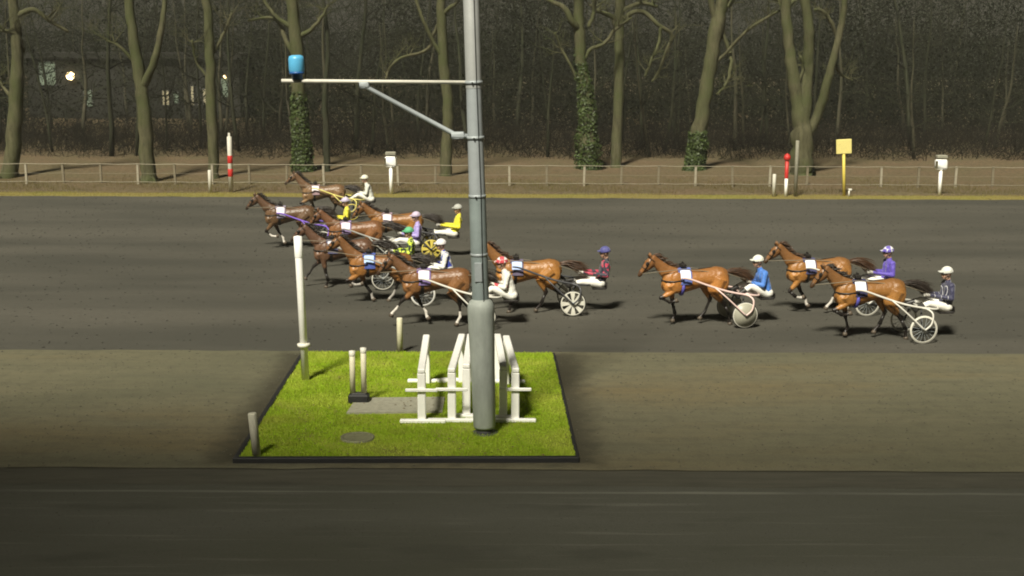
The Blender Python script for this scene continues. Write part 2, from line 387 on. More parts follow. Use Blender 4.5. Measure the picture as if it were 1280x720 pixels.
bq = [Vector((-42, yVerge+.2, 0)), Vector((42, yVerge+.2, 0)), Vector((46, yVerge+14, 0)), Vector((-46, yVerge+14, 0))]
kind(blades('dry_grass', bq, 90000, .06, .22, dry_m, .03), 'stuff')['label'] = 'dry brown grass and leaves on the bank under the fence'
def lumps(name, x0, x1, y0, y1, z, num, s0, s1, m, flat=.6):
    P = np.stack([x0+(x1-x0)*RNG.random(num), y0+(y1-y0)*RNG.random(num), np.full(num, z)], 1); sz = (s0+(s1-s0)*RNG.random(num)**2)[:,None]
    base = np.array([(1,0,0),(-.4,.8,0),(-.5,-.8,0),(0,0,1.0),(.1,.1,-.4)]); a = RNG.random(num)*6.283; ca, sa = np.cos(a), np.sin(a); V = []
    for b in base:
        q = np.stack([ca*b[0]-sa*b[1], sa*b[0]+ca*b[1], np.full(num, b[2]*flat)], 1); V.append(P + q*sz*(.7+.6*RNG.random((num,1))))
    V = np.stack(V, 1).reshape(-1,3); i = np.arange(num)[:,None]*5; T = np.concatenate([i+np.array([t]) for t in ((0,1,3),(1,2,3),(2,0,3),(1,0,4),(2,1,4),(0,2,4))])
    return kind(link(name, np_mesh(name, V, T, m)), 'stuff')
lumps('track_clods', -26, 26, yTrackN, yTrackF, .004, 9000, .012, .05, mat('ash_clod', (.045,.042,.034), .95, .3, 8), .5)['label'] = 'loose clods thrown up on the dark ash track'
lumps('apron_gravel', -18, 18, yRoad, yTrackN, .008, 9000, .008, .030, mat('apron_pebble', (.085,.080,.056), .95, .4, 8), .5)['label'] = 'small pebbles and clods on the sandy apron'
lumps('road_grit', -14, 14, 14, yRoad, -.010, 7000, .006, .020, mat('road_pebble', (.075,.073,.058), .95, .4, 8), .5)['label'] = 'grit scattered on the near road'
lumps('fallen_leaves', ISL[0].x+.6, ISL[1].x-.1, yF, yB-.2, .115, 420, .015, .035, mat('dead_leaf', (.16,.11,.05), .8, .4, 9), .25)['label'] = 'dead leaves lying on the lawn'
# timber edging round the island
ed = empty('island_edging', (0,0,0)); tag(ed, 'low black edging beams round the small lawn island', 'edging')
def beam(a, b, w, h, z, m, par, name='edging_beam'):
    a = Vector(a); b = Vector(b); d = (b-a); L = Vector((d.x, d.y, 0)).length; rot = Matrix.Rotation(math.atan2(d.y, d.x), 3, 'Z')
    g = G(); c = (a+b)/2; g.bbox((c.x, c.y, z), (L, w, h), .008, rot); return part(name, g, m, par, False)
o = .06
beam(ISL[0]+Vector((-.1,-o,0)), ISL[1]+Vector((.06,-o,0)), .12, .13, .03, M['black'], ed)
beam(ISL[0]+Vector((-o,.03,0)), ISL[3]+Vector((-o,0,0)), .09, .115, .028, M['black'], ed)
beam(ISL[1]+Vector((.035,.03,0)), ISL[2]+Vector((.035,0,0)), .06, .10, .026, M['black'], ed)

# ------------------------------------------------------------------ things on the island
def lean(o, base, topx):                      # lean a thing whose base sits at pixel base so that its top tends to topx
    pass
# floodlight mast
mb = at(606, 541, .07); sM = ppm(mb)
mast = empty('floodlight_mast', mb); tag(mast, 'tall grey steel mast with padded foot and side arm on the lawn island', 'mast')
tilt = Matrix.Rotation(R(-1.75), 4, 'Y'); mast.rotation_euler = (0, R(-1.75), 0)
g = G(); g.lathe([(.0,.012), (.235,.012), (.235,.0), (.235,-.05)], n=24); g.lathe([(.16,.014),(.16,.11),(.0,.11)], n=24); part('foot_socket', g, M['darkgrey'], mast)
g = G(); g.lathe([(.0,.10),(.185,.10),(.20,.14),(.212,1.1),(.238,2.22),(.236,2.33),(.20,2.41),(.15,2.45)], n=28); part('padding', g, mat('mast_padding', (.32,.345,.315), .6, .28, 4, stretch=(1,1,.35), bmp=.15), mast)
TI = tilt.inverted()
def loc(px, py): return TI @ (atY(px, py, mb.y) - mb)
zt = lambda py: loc(606 - 18*(541-py)/541, py).z
g = G(); g.lathe([(.150, 2.41), (.147, zt(245))], n=24); part('lower_shaft', g, M['greygreen'], mast)
g = G(); g.lathe([(.143, zt(245)), (.133, zt(110))], n=24); part('middle_shaft', g, M['grey'], mast)
g = G(); g.lathe([(.138, zt(110)), (.12, 13.0), (.0, 13.0)], n=24); part('upper_shaft', g, mat('pale_steel', (.38,.39,.38), .5, .1, 4, .2), mast)
for py in (318, 245, 172, 103):
    g = G(); r = .153; z = zt(py); g.lathe([(.12, z-.03), (r, z-.026), (r, z+.026), (.12, z+.03)], n=24); part('collar', g, M['grey'], mast)
za = zt(103)
xa = -(588-352)/sM*1.0
g = G(); g.tube([loc(588, 103), loc(352, 101)], .032, 10); part('arm', g, M['offwhite'], mast)
g = G(); g.tube([loc(588, 171), loc(568, 168), loc(457, 108), loc(455, 103)], [.045,.045,.036,.036], 10); part('brace', g, M['grey'], mast)
g = G(); g.bbox(loc(455, 106), (.19, .10, .11), .02); part('clamp', g, M['grey'], mast); g = G(); g.bbox(loc(572, 169), (.26,.11,.12), .03); part('clamp', g, M['grey'], mast)
g = G(); g.tube([(.06, -.165, 2.42), (.055, -.158, 3.2), (.065, -.152, zt(245)), (.05, -.150, zt(110)), (.05, -.145, 9.5)], .005, 6); part('cable', g, M['black'], mast)
g = G(); g.bbox((-.02, -.148, 2.95), (.13, .03, .34), .01); part('hatch', g, M['grey'], mast, False)
for py in (245, 172, 103):
    g = G(); g.tube([(-.02, -.15, zt(py)), (-.02, -.185, zt(py))], .016, 6); part('bolt', g, M['darkgrey'], mast)
lp = empty('signal_lamp'); tag(lp, 'blue signal lamp on the tip of the mast arm', 'lamp')
lp.parent = None; lp.matrix_world = Matrix.Translation(mb) @ tilt @ Matrix.Translation(loc(371.5, 97))
g = G(); g.lathe([(.0,-.03),(.09,-.03),(.10,.06),(.13,.06),(.13,.10),(.0,.10)], n=18); part('lamp_base', g, M['darkblue'], lp)
g = G(); g.lathe([(.125,.10),(.135,.13),(.135,.31),(.12,.36),(.07,.38),(.0,.38)], n=20); part('lens', g, M['blue'], lp)

def post(name, label, px, py0, py1, wpx, m, cat='post', z=.07, n=14, leanpx=0, group=None, extra=None):
    b = at(px, py0, z); s = ppm(b); h = (py0-py1)/s*1.015; r = wpx/2/s
    o = empty(name, b); o.rotation_euler = (0, math.atan(leanpx/max(1, py0-py1)), 0)
    g = G(); g.lathe([(.0,0),(r,0),(r,h-.02),(r*.85,h),(.0,h)], n=n); part('shaft', g, m, o)
    if extra: extra(o, s, r, h)
    return tag(o, label, cat, group)
def collar(o, s, r, h):
    g = G(); z = (475-430)/s; g.lathe([(r,z-.04),(r*1.7,z-.03),(r*1.7,z+.03),(r,z+.04)], n=14); part('collar', g, M['offwhite'], o)
    g = G(); g.lathe([(r*1.04,h-.42),(r*1.1,h-.40),(r*1.1,h+.01),(.0,h+.03)], n=14); part('cap_sleeve', g, M['white'], o)
post('tall_post', 'tall off-white post leaning at the back left of the lawn island', 382, 475, 297, 9.5, M['white'], leanpx=-5, extra=collar)
bb = empty('black_base', at(448, 505, .07)); tag(bb, 'small black block holding two cream posts on the lawn', 'block'); s = ppm(bb.location)
g = G(); g.bbox((0, .10, .09), (26/s, .24, .18), .03); part('block', g, M['black'], bb, False)
g = G(); g.bbox((0, .10, .185), (26/s*.7, .15, .03), .01); part('block_lid', g, M['darkgrey'], bb, False)
for dx, top, nm in ((-7.5, 437, 'left'), (6.5, 433, 'right')):
    b = bb.location + Vector((dx/s, .10, .20)); o = empty('marker_post', b); h = (490-top)/s
    g = G(); g.lathe([(.0,0),(.055,0),(.055,h),(.0,h+.01)], n=10); part('shaft', g, M['cream'], o)
    g = G(); g.lathe([(.057,h-.09),(.062,h-.08),(.062,h+.01),(.0,h+.02)], n=10); part('cap', g, M['offwhite'], o)
    tag(o, 'cream marker post standing in the black block, the %s one of two' % nm, 'post', 'pair of cream posts in the black block')
post('corner_post', 'short grey timber post at the front left corner of the lawn', 321, 570, 515, 11, M['wood'], leanpx=-4)
post('track_post', 'slim cream post behind the lawn at the near track edge', 500, 441, 397, 7.5, M['cream'], z=0)
# slab and manhole
g = G(); q = slab_p; zt_, zb = .105, .02
g.add([(p.x,p.y,zt_) for p in q] + [(p.x,p.y,zb) for p in q], [(0,1,2,3),(0,4,5,1),(1,5,6,2),(2,6,7,3),(3,7,4,0)])
tag(part('concrete_slab', g, M['concrete'], None, False), 'flat pale concrete slab set in the lawn beside the white hurdles', 'slab')
mo = empty('manhole_cover', (mh.x, mh.y, .07)); tag(mo, 'round grey manhole cover in the front part of the lawn', 'manhole cover')
g = G(); g.lathe([(.30,-.01),(.30,.035),(.25,.038),(.25,.02)], n=24); part('rim', g, M['manhole'], mo)
g = G(); g.lathe([(.247,.0),(.247,.034),(.0,.036)], n=24)
for i in range(-2,3): g.box((0, i*.085, .038), (.36*math.cos(i*.5), .02, .008))
part('cover', g, M['manhole'], mo, False)
# white hurdles: long top boards running away from the camera, posts, foot bars
def hurdle(label, px, py, bx, by, footl, footr, arm=True):
    a = at(px, py, .07); s = ppm(a); h = .93
    d = 24
    # far end from the top board's far pixel at height h
    far = at(bx, by, .07 + h); o = empty('hurdle', a); tag(o, label, 'hurdle', 'white hurdles stacked on the lawn island')
    v = Vector((far.x - a.x, far.y - a.y, 0)); L = v.length; rz = math.atan2(v.y, v.x); rot = Matrix.Rotation(rz, 3, 'Z')
    g = G(); g.bbox((0, 0, h/2), (.15, .12, h), .015); part('leg', g, M['white'], o, False)
    g = G(); g.bbox((v.x, v.y, h/2), (.13, .11, h), .015); part('leg', g, M['white'], o, False)
    g = G(); g.bbox((v.x*.5, v.y*.5, h+.045), (L+.14, .135, .080), .015, rot); part('top_board', g, M['white'], o, False)
    g = G(); g.bbox((v.x*.5, v.y*.5, h-.16), (L-.14, .03, .07), .01, rot); part('side_board', g, M['white'], o, False)
    g = G(); g.bbox(((footr-footl)/s/2, -.09, .035), ((footl+footr)/s, .10, .07), .015); part('foot', g, M['white'], o, False)
    g = G(); g.bbox((v.x+(footr-footl)/s/2, v.y+.085, .035), ((footl+footr)/s, .10, .07), .015); part('foot', g, M['white'], o, False)
    if arm:
        g = G(); g.bbox((0, -.085, (527-485)/s), (40/s, .045, .06), .012); part('cross_arm', g, M['white'], o, False)
    return o
hurdle('white hurdle standing apart, leftmost of the group on the lawn', 527.5, 527, 533, 424, 27, 30)
hurdle('white hurdle just left of the mast foot, nearest of the close pair', 565, 526, 577, 423, 30, 32)
hurdle('white hurdle half hidden left of the mast, set back from its neighbour', 583, 520, 588, 423, 18, 20, False)
hurdle('white hurdle hidden behind the mast foot, its far end showing on the left', 597, 521, 594, 422, 16, 16, False)
hurdle('white hurdle right of the mast foot, second from the right end', 629, 522, 622, 423, 20, 20, False)
hurdle('white hurdle standing rightmost of the group on the lawn', 644, 526, 633, 425, 26, 26)

# ------------------------------------------------------------------ far side: fence and trackside markers
fy = at(640, 233).y
fence = empty('wire_fence', (0, fy, 0)); tag(fence, 'low wire fence with concrete posts along the edge of the wood', 'fence')
k = -6; FX = []
while True:
    px = 173 + 46.4*k
    if px > 1420: break
    FX.append(atY(px, 233, fy).x); k += 1
pm = {}
for mm in ('post', 'post_pale'):
    g = G(); g.bbox((0,0,.50), (.11,.10,1.02), .012); pm[mm] = g.mesh('post', M[mm], False)
for i, x in enumerate(FX):
    o = link('post', pm['post_pale' if i % 5 in (1, 3) else 'post'], fence); o.location = (x, 0, .03 + random.uniform(-.03, .02)); o.rotation_euler = (0, random.uniform(-.03,.03), 0)
for z, r, nm in ((1.0, .014, 'top_rail'), (.55, .004, 'wire'), (.14, .012, 'bottom_rail')):
    g = G(); P = []
    for a, b in zip(FX[:-1], FX[1:]): P += [(a, -.066, z+.03), ((a+b)/2, -.066, z+.005)]
    g.tube(P, r, 5); part(nm, g, M['wire'], fence)
post('white_stake', 'short white stake beside the red and white pole at the far left', 263, 241, 213, 4.5, M['offwhite'], z=0)
def bands(o, s, r, h):
    for a, b in ((.28,.42), (.52,.66)):
        g = G(); g.lathe([(r*1.01,h*a),(r*1.08,h*a+.01),(r*1.08,h*b-.01),(r*1.01,h*b)], n=14); part('red_band', g, M['red'], o)
    g = G(); g.bbox((-.01,0,h+.06), (.10,.05,.22), .02); part('flag', g, M['offwhite'], o)
post('striped_pole', 'white pole with red bands at the far edge of the track', 289, 240, 172, 6, M['offwhite'], z=0, extra=bands)
def boxsign(label, px, py0, py1, m1, hood=True):
    b = at(px, py0); s = ppm(b); h = (py0-py1)/s; o = empty('box_marker', b); tag(o, label, 'marker')
    hb = h*.36
    g = G(); g.lathe([(.0,0),(.085,0),(.085,h-hb),(.0,h-hb)], n=12); part('post', g, M['white'], o)
    g = G(); g.bbox((0, 0, h-hb*.62), (.56, .34, hb*.70), .09); part('box', g, M['white'], o)
    g = G(); g.bbox((0, 0, h-hb*.10), (.48, .30, hb*.22), .03)
    for i in range(-3, 4): g.box((i*.07, -.155, h-hb*.10), (.03, .02, hb*.16))
    part('hood', g, M['concrete'], o, False)
boxsign('white box marker on a white post left of the mast', 489, 243, 190, M['white'])
boxsign('white box marker on a white post at the far right', 1174, 245, 194, M['white'])
post('white_stake', 'short white stake beside the red topped marker', 967, 246, 218, 4.5, M['offwhite'], z=0)
b = at(982, 246); s = ppm(b); o = empty('red_marker', b); tag(o, 'white marker post with red upper half and round red head', 'marker'); h = 46/s
g = G(); g.lathe([(.0,0),(.075,0),(.075,h*.5),(.0,h*.5)], n=12); part('lower_post', g, M['white'], o)
g = G(); g.lathe([(.078,h*.5),(.085,h*.52),(.085,h),(.0,h)], n=12); part('upper_post', g, M['red'], o)
g = G(); g.ball((0,0,h+.10), (.16,.16,.17), 14, 10); g.lathe([(.10,h+.22),(.12,h+.25),(.0,h+.30)], n=12); part('head', g, M['red'], o)
post('grey_pole', 'thin plain grey pole beside the red topped marker', 994, 246, 177, 4.5, M['concrete'], z=0)
b = at(1055, 245); s = ppm(b); o = empty('yellow_sign', b); tag(o, 'yellow square sign on a yellow post at the far track edge', 'sign'); h = 70/s; o.rotation_euler = (0, R(-3.2), 0)
g = G(); g.lathe([(.0,0),(.07,0),(.07,h-.5),(.0,h-.5)], n=10); part('post', g, M['yellow'], o)
g = G(); g.bbox((0,-.04,h-.30), (19/s, .09, 18/s), .02); part('board', g, mat('pale_yellow_panel', (.72,.62,.22), .5, .06, 6), o, False)
b = at(1061, 246); o = empty('low_stake', b); tag(o, 'tiny white stake with a cap beside the yellow sign', 'stake')
g = G(); g.lathe([(.0,0),(.04,0),(.04,.30),(.0,.30)], n=8); part('shaft', g, M['offwhite'], o); g = G(); g.bbox((.04,0,.33), (.18,.10,.08), .02); part('cap', g, M['offwhite'], o)

# ------------------------------------------------------------------ trees
def smoothpath(P, rad, sub=4, wob=0.0):
    out = []; rr = []; n = len(P)
    for i in range(n-1):
        p0, p1, p2, p3 = P[max(i-1,0)], P[i], P[i+1], P[min(i+2,n-1)]
        for k in range(sub):
            t = k/sub; q = .5*((2*p1) + (p2-p0)*t + (2*p0-5*p1+4*p2-p3)*t*t + (3*p1-p0-3*p2+p3)*t**3)
            r = rad[i]*(1-t)+rad[i+1]*t
            if wob: q = q + Vector((random.uniform(-1,1), random.uniform(-1,1), 0))*r*wob
            out.append(q); rr.append(r*(1+random.uniform(-.06,.06)))
    out.append(P[-1]); rr.append(rad[-1]); return out, rr
def branch(g, p, d, L, r, depth, up=.12):
    n = 4; P = [p]; rr = [r]; d = d.normalized()
    for i in range(n):
        d = (d + Vector((random.gauss(0,.24), random.gauss(0,.24), random.gauss(0,.20)+up))).normalized()
        P.append(P[-1] + d*L/n); rr.append(max(.006, r*(1-.6*(i+1)/n)))
    g.tube(P, rr, 5 if r < .06 else 7, cap=False)
    if depth > 0:
        for i in range(random.randint(3, 4)):
            k = random.randint(1, n); dd = (P[k]-P[k-1]).normalized(); sd = Vector((random.gauss(0,1), random.gauss(0,1), random.gauss(0,.6)))
            sd = (sd - dd*sd.dot(dd)).normalized()
            branch(g, P[k], dd*.75 + sd*.8, L*random.uniform(.5,.75), max(.008, rr[k]*.62), depth-1, up)
def traced_tree(label, py_base, limbs, ivy=None, name='bare_tree', bark='bark', crown=5, top=9.0):
    px0 = limbs[0][0][0]; base = at(px0, py_base); Y = base.y; s = ppm(base)
    o = empty(name, (base.x, Y, bank_z(Y)-.05)); tag(o, label, 'tree', 'large bare trees behind the fence'); off = o.location
    for k, L in enumerate(limbs):
        P = []; rad = []; dy = 0
        for i, (px, py, w) in enumerate(L):
            if k and i: dy += random.uniform(-.45, .45)
            p = atY(px, py, Y + dy); P.append(Vector(p) - off); rad.append(max(.014, w/2/s))
        if k == 0:
            P[0].z = -.15; rad[0] *= 1.35
            P.insert(1, P[0].lerp(P[1], .10) + Vector((0,0,.05))); rad.insert(1, rad[1]*1.08)
        run_up = L[-1][1] <= 2                                  # goes on above the frame
        if run_up:
            d = (P[-1]-P[-2]).normalized(); e = P[-1]; r = rad[-1]
            for q in range(3): e = e + (d + Vector((random.gauss(0,.12), random.gauss(0,.12), .35))).normalized()*top/3*random.uniform(.7,1); r *= .62; P.append(e); rad.append(r)
        pp, rr = smoothpath(P, rad, 5, .14 if k == 0 else (.12 if rad[0] > .15 else .40)); g = G(); g.tube(pp, rr, 12 if k == 0 else 8, jit=.05)
        part('trunk' if k == 0 else 'limb', g, M[bark], o)
        g = G(); n0 = len(pp)
        cnt = crown + 2 if run_up else 6
        for q in range(cnt):
            i = random.randint(int(n0*(.62 if run_up else .5)), n0-2); a = random.uniform(0, 6.283)
            branch(g, pp[i], Vector((math.cos(a), math.sin(a), random.uniform(.1,.9))), random.uniform(1.0, 2.6) if run_up else random.uniform(.5,1.3), max(.022, rr[i]*.45), 2)
        if g.v: kind(part('twigs', g, M[bark], o), 'stuff')
        if ivy and k == 0: IV.append((o, pp, rr, ivy, off, Y, s))
    return o
IV = []
traced_tree('bare tree with curling branches at the left edge of the photo', 224, [
    [(12,224,22),(17,170,19),(21,110,17),(22,60,14),(16,0,11)], [(21,84,9),(28,60,6),(20,42,5),(0,38,4)], [(20,20,8),(42,12,6),(62,26,5),(86,40,3)], [(22,130,5),(6,112,4),(-8,90,3)]])
traced_tree('bare tree left of the red banded pole, forking high up', 228, [
    [(187,228,23),(183,180,18),(179,130,16),(176,105,15),(168,55,13),(161,0,11)], [(178,110,11),(192,80,9),(200,45,8),(206,0,6)], [(172,82,5),(150,58,4),(132,50,3)]])
traced_tree('straight slim bare tree just behind the red banded pole', 226, [
    [(267,226,15),(266,170,13),(264,110,13),(262,60,12),(258,0,11)], [(263,70,5),(278,46,4),(290,16,3)], [(262,100,4),(246,78,3),(240,50,3)]])
traced_tree('ivy clad tree behind the blue lamp with a pale upper trunk', 218, [
    [(378,218,22),(376,160,19),(374,110,18),(372,60,17),(364,0,14)], [(372,74,8),(358,52,6),(350,30,5),(336,22,4),(310,26,3)], [(374,46,7),(390,36,5),(402,22,4),(410,6,3)], [(364,35,7),(345,20,5),(330,0,4)]], ivy=(218, 125))
traced_tree('thin dark tree right of the ivy clad tree behind the mast arm', 218, [[(409,218,9),(408,170,8),(406,120,7),(410,60,5),(404,0,4)]], bark='bark_dark')
traced_tree('bare tree left of the mast with a long hooked branch', 224, [
    [(557,224,17),(559,170,14),(560,130,13),(555,90,13),(553,40,12),(551,0,11)], [(556,78,6),(540,48,5),(528,22,4),(520,0,4)], [(550,28,6),(541,46,5),(538,58,4.5),(526,66,4),(502,72,3.5),(488,84,3),(482,100,2.5)], [(552,20,6),(564,8,5),(572,0,4)]])
traced_tree('wide ivy clad tree right of the mast', 217, [
    [(735,217,27),(735,170,22),(734,130,19),(727,85,14),(724,40,14),(723,0,13)], [(725,36,9),(716,28,8),(705,10,7),(690,2,5),(676,-8,4)], [(729,76,6),(738,62,5),(756,54,4.5),(768,38,4),(790,22,3)], [(726,106,4),(712,80,3.5),(700,58,3),(694,40,3)], [(736,34,5),(742,16,5),(744,0,5)]], ivy=(217, 85))
traced_tree('straight pale bare tree with a drooping elbow branch on its right', 214, [
    [(770,214,15),(772,160,13),(774,100,12.5),(774,50,12),(775,0,12)], [(776,30,7),(764,20,6),(748,14,5),(738,6,4)], [(776,28,7),(790,16,6),(806,16,5.5),(824,32,5),(840,44,5),(832,66,4),(824,88,3.5),(815,102,3)], [(826,34,4),(824,52,4),(814,76,3.5),(806,96,3)], [(776,14,5),(800,4,5),(822,8,4)]])
traced_tree('greenish leaning bare tree with a drooping side branch', 218, [
    [(868,218,24),(873,170,19),(881,120,17),(889,75,17),(898,25,18),(904,0,15)], [(902,34,6),(910,60,5),(914,80,4.5),(908,104,4),(896,118,3)], [(890,82,5),(908,66,4),(932,40,4),(958,22,3.5),(978,12,3)], [(896,30,9),(888,0,8)]], ivy=(218, 170))
traced_tree('large bare tree with three rising stems behind the grey pole', 222, [
    [(1002,222,28),(1003,175,27),(1000,140,21),(992,95,15),(985,45,13),(982,0,12)], [(1004,160,18),(1007,120,16),(1010,80,14),(1011,40,13),(1006,0,12)], [(1008,172,13),(1021,146,12),(1034,105,11),(1042,72,9),(1052,30,8),(1056,0,7)], [(1043,70,6),(1046,48,5.5),(1038,26,5),(1028,14,4.5),(1018,12,4)], [(1043,74,4),(1047,88,3.5),(1056,96,3),(1066,100,2)], [(996,110,5),(1004,86,4),(1000,70,3)]])
# ivy leaves on the clad trunks
def leaf_cloud(P, Nn, size):
    n = len(P); a = RNG.normal(size=(n,3)); a /= np.linalg.norm(a, axis=1)[:,None]
    nn = Nn + .55*RNG.normal(size=(n,3)); nn /= np.linalg.norm(nn, axis=1)[:,None]
    a = a - nn*(a*nn).sum(1)[:,None]; a /= np.linalg.norm(a, axis=1)[:,None]; b = np.cross(nn, a); sz = size*(.6+.8*RNG.random(n))[:,None]
    V = np.stack([P + a*sz, P + b*sz*.62 + nn*sz*.15, P - a*sz*.8, P - b*sz*.62 + nn*sz*.15], 1)
    i = np.arange(n)*4; T = np.concatenate([np.stack([i,i+1,i+2],1), np.stack([i,i+2,i+3],1)]); return V.reshape(-1,3), T
for (o, pp, rr, iv, off, Y, s) in IV:
    ztop = (iv[0]-iv[1])/s; pts = []; nor = []
    for q in range(3600):
        z = ztop*random.random()**1.35*(1.12 if random.random() < .1 else 1)
        j = min(range(len(pp)), key=lambda i: abs(pp[i].z - z)); a = random.uniform(0, 6.283); rad = rr[j]*random.uniform(.98, 1.12 + .40*max(0, 1-z/ztop)*(.6+.4*math.sin(a*2+z*1.7))) + .02
        pts.append((pp[j].x + math.cos(a)*rad, pp[j].y + math.sin(a)*rad, z + random.uniform(-.1,.1))); nor.append((math.cos(a), math.sin(a), .4))
    V, T = leaf_cloud(np.array(pts), np.array(nor), .075); kind(link('ivy', np_mesh('ivy', V, T, M['ivy']), o), 'stuff')

# slim trees filling the wood: a few kinds, copied
def slim_proto(h, seed):
    random.seed(seed); g = G(); P = [Vector((0,0,-.1))]
    d = Vector((random.gauss(0,.05), random.gauss(0,.05), 1)); n = 9; rr = [.12]
    for i in range(n):
        d = (d + Vector((random.gauss(0,.07), random.gauss(0,.07), .25))).normalized(); P.append(P[-1] + d*h/n); rr.append(.115*(1-.8*(i+1)/n))
    g.tube(P, rr, 8, jit=.05); t = g.mesh('trunk', M['bark_dark' if seed % 2 else 'bark_mid'])
    g = G()
    for q in range(13):
        i = random.randint(2, n-1); a = random.uniform(0, 6.283); branch(g, P[i], Vector((math.cos(a), math.sin(a), random.uniform(-.1,.7))), random.uniform(1.2,2.8), rr[i]*.45, 2, .05)
    return t, g.mesh('twigs', M['twig' if seed % 2 else 'bark_dark'])
PR = [slim_proto(h, s_) for h, s_ in ((12, 3), (10, 14), (13, 25), (9, 36), (11, 47))]
random.seed(21)
k = 0
for i in range(95):
    px = -60 + 1400*((i*.618034) % 1.0) + random.uniform(-12, 12); Y = random.choice((random.uniform(76, 86), random.uniform(80, 100), random.uniform(95, 125)))
    p = atY(px, 200, Y); t, c = PR[i % 5]; o = empty('slim_tree', (p.x, Y, bank_z(Y)), random.uniform(0, 6.28)); sc = random.uniform(.75, 1.2); o.scale = (sc*random.uniform(.7,1.3),)*2 + (sc,)
    o.rotation_euler.x = random.gauss(0, .05); o.rotation_euler.y = random.gauss(0, .06)
    link('trunk', t, o); kind(link('twigs', c, o), 'stuff')
    tag(o, 'slim dark bare tree deep in the unlit wood behind the large trees', 'tree', 'slim bare trees in the wood')
# tangled undergrowth and the far wood
def tangle(name, n, y0, y1, z0, z1, L, r0, r1, m, label, lean_=.5, xs=1.0):
    P = np.zeros((n,3)); Yv = y0 + (y1-y0)*RNG.random(n); half = Yv*.44*xs
    P[:,0] = (RNG.random(n)*2-1)*half
    gap = (P[:,0] > -41*Yv/112) & (P[:,0] < -22*Yv/112) & (Yv < 113) & (Yv > 90) & (RNG.random(n) < .55); Yv = np.where(gap, 120 + 20*RNG.random(n), Yv); P[:,1] = Yv; P[:,2] = z0 + (z1-z0)*RNG.random(n)**1.5
    d = RNG.normal(size=(n,3))*lean_; d[:,2] += .8; d /= np.linalg.norm(d, axis=1)[:,None]
    segs = 3; rings = []; ll = (L*(.4+RNG.random(n)))[:,None]/segs; rr = (r0+(r1-r0)*RNG.random(n)**2)[:,None]
    a = np.cross(d, [0,1,.3]); a /= np.linalg.norm(a, axis=1)[:,None]; b = np.cross(d, a)
    for s_ in range(segs+1):
        f = 1-.8*s_/segs
        for w in (0, 2.094, 4.189): rings.append(P + (a*math.cos(w)+b*math.sin(w))*rr*f)
        d = d + RNG.normal(size=(n,3))*.28; d /= np.linalg.norm(d, axis=1)[:,None]; P = P + d*ll
    V = np.stack(rings, 1); nv = (segs+1)*3; base = np.arange(n)[:,None]*nv; T = []
    for s_ in range(segs):
        for w in range(3):
            q = [s_*3+w, s_*3+(w+1)%3, s_*3+3+(w+1)%3, s_*3+3+w]
            T.append(np.concatenate([base+q[0], base+q[1], base+q[2]], 1)); T.append(np.concatenate([base+q[0], base+q[2], base+q[3]], 1))
    o = kind(link(name, np_mesh(name, V.reshape(-1,3), np.concatenate(T), m)), 'stuff'); o['label'] = label; return o
tangle('undergrowth', 26000, 75, 92, .1, 1.3, 1.5, .008, .026, M['brush'], 'tangled brown undergrowth along the edge of the wood', .7)
tangle('far_wood', 26000, 88, 140, .3, 13, 2.8, .012, .05, M['twig'], 'dark mass of bare branches deep in the wood', .8)
n = 150000; Yv = 98 + 40*RNG.random(n)**1.5; hz = RNG.random(n)**1.7*14
P = np.stack([(RNG.random(n)*2-1)*Yv*.44, Yv, .3+hz], 1)
cl = np.sin(P[:,0]*.55)+np.sin(P[:,0]*.21+1.7)+np.sin(P[:,1]*.7); P = P[(hz < 7.5+3.4*cl) & ~((P[:,0] > -41*Yv/112) & (P[:,0] < -22*Yv/112) & (Yv < 113) & (RNG.random(n) < .80))]
n2 = 60000; Y2 = 134 + 12*RNG.random(n2); P = np.concatenate([P, np.stack([(RNG.random(n2)*2-1)*Y2*.46, Y2, .2 + 7.5*RNG.random(n2)**1.2], 1)])
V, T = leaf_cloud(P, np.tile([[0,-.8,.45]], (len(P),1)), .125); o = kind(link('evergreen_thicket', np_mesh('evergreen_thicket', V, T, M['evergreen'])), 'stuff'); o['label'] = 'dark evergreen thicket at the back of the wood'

# far pavilion behind the trees on the left, with lit windows and two lamps
Yb = 112.0
def bx(px): return atY(px, 110, Yb).x
def bz(py): return atY(160, py, Yb).z
pav = empty('pavilion', (bx(165), Yb, bank_z(Yb))); tag(pav, 'dim low pavilion with pale lit windows far behind the left trees', 'building')
def pp_(name, m, x0, x1, y0, y1, d0, d1, par=pav, sm=False):
    g = G(); z0, z1 = bz(y1), bz(y0); g.bbox(((bx(x0)+bx(x1))/2 - bx(165), (d0+d1)/2, (z0+z1)/2 - bank_z(Yb)), (bx(x1)-bx(x0), d1-d0, z1-z0), .02); return part(name, g, m, par, sm)
pwall = mat('pavilion_render', (.018,.0175,.013), .9, .2, 2); pgl = mat('lit_window_dim', (.16,.20,.15), .3, .5, 1.2, emit=.15); pgl2 = mat('lit_window_warm', (.45,.40,.26), .3, .4, 1.0, emit=.16)
pp_('wall', pwall, 35, 300, 74, 172, 0, 6); pp_('roof', pwall, 30, 305, 66, 73.5, -.5, 6.5)
def window(x0, x1, y0, y1, m):
    w = pp_('window', M['darkgrey'], x0, x1, y0, y1, -.09, -.003); g = G()
    z0, z1 = bz(y1-1.2), bz(y0+1.2); g.bbox(((bx(x0)+bx(x1))/2 - bx(165), -.11, (z0+z1)/2 - bank_z(Yb)), (bx(x1)-bx(x0)-.16, .04, z1-z0), .01); part('pane', g, m, w, False)
for a, b_, c, d_, mm in ((50,72,76,108,pgl), (104,116,112,134,pgl), (202,212,112,132,pgl2), (216,224,114,130,pgl), (238,243,106,132,pgl2), (246,251,108,132,pgl2), (253,259,110,131,pgl2), (276,287,96,122,pgl)): window(a, b_, c, d_, mm)
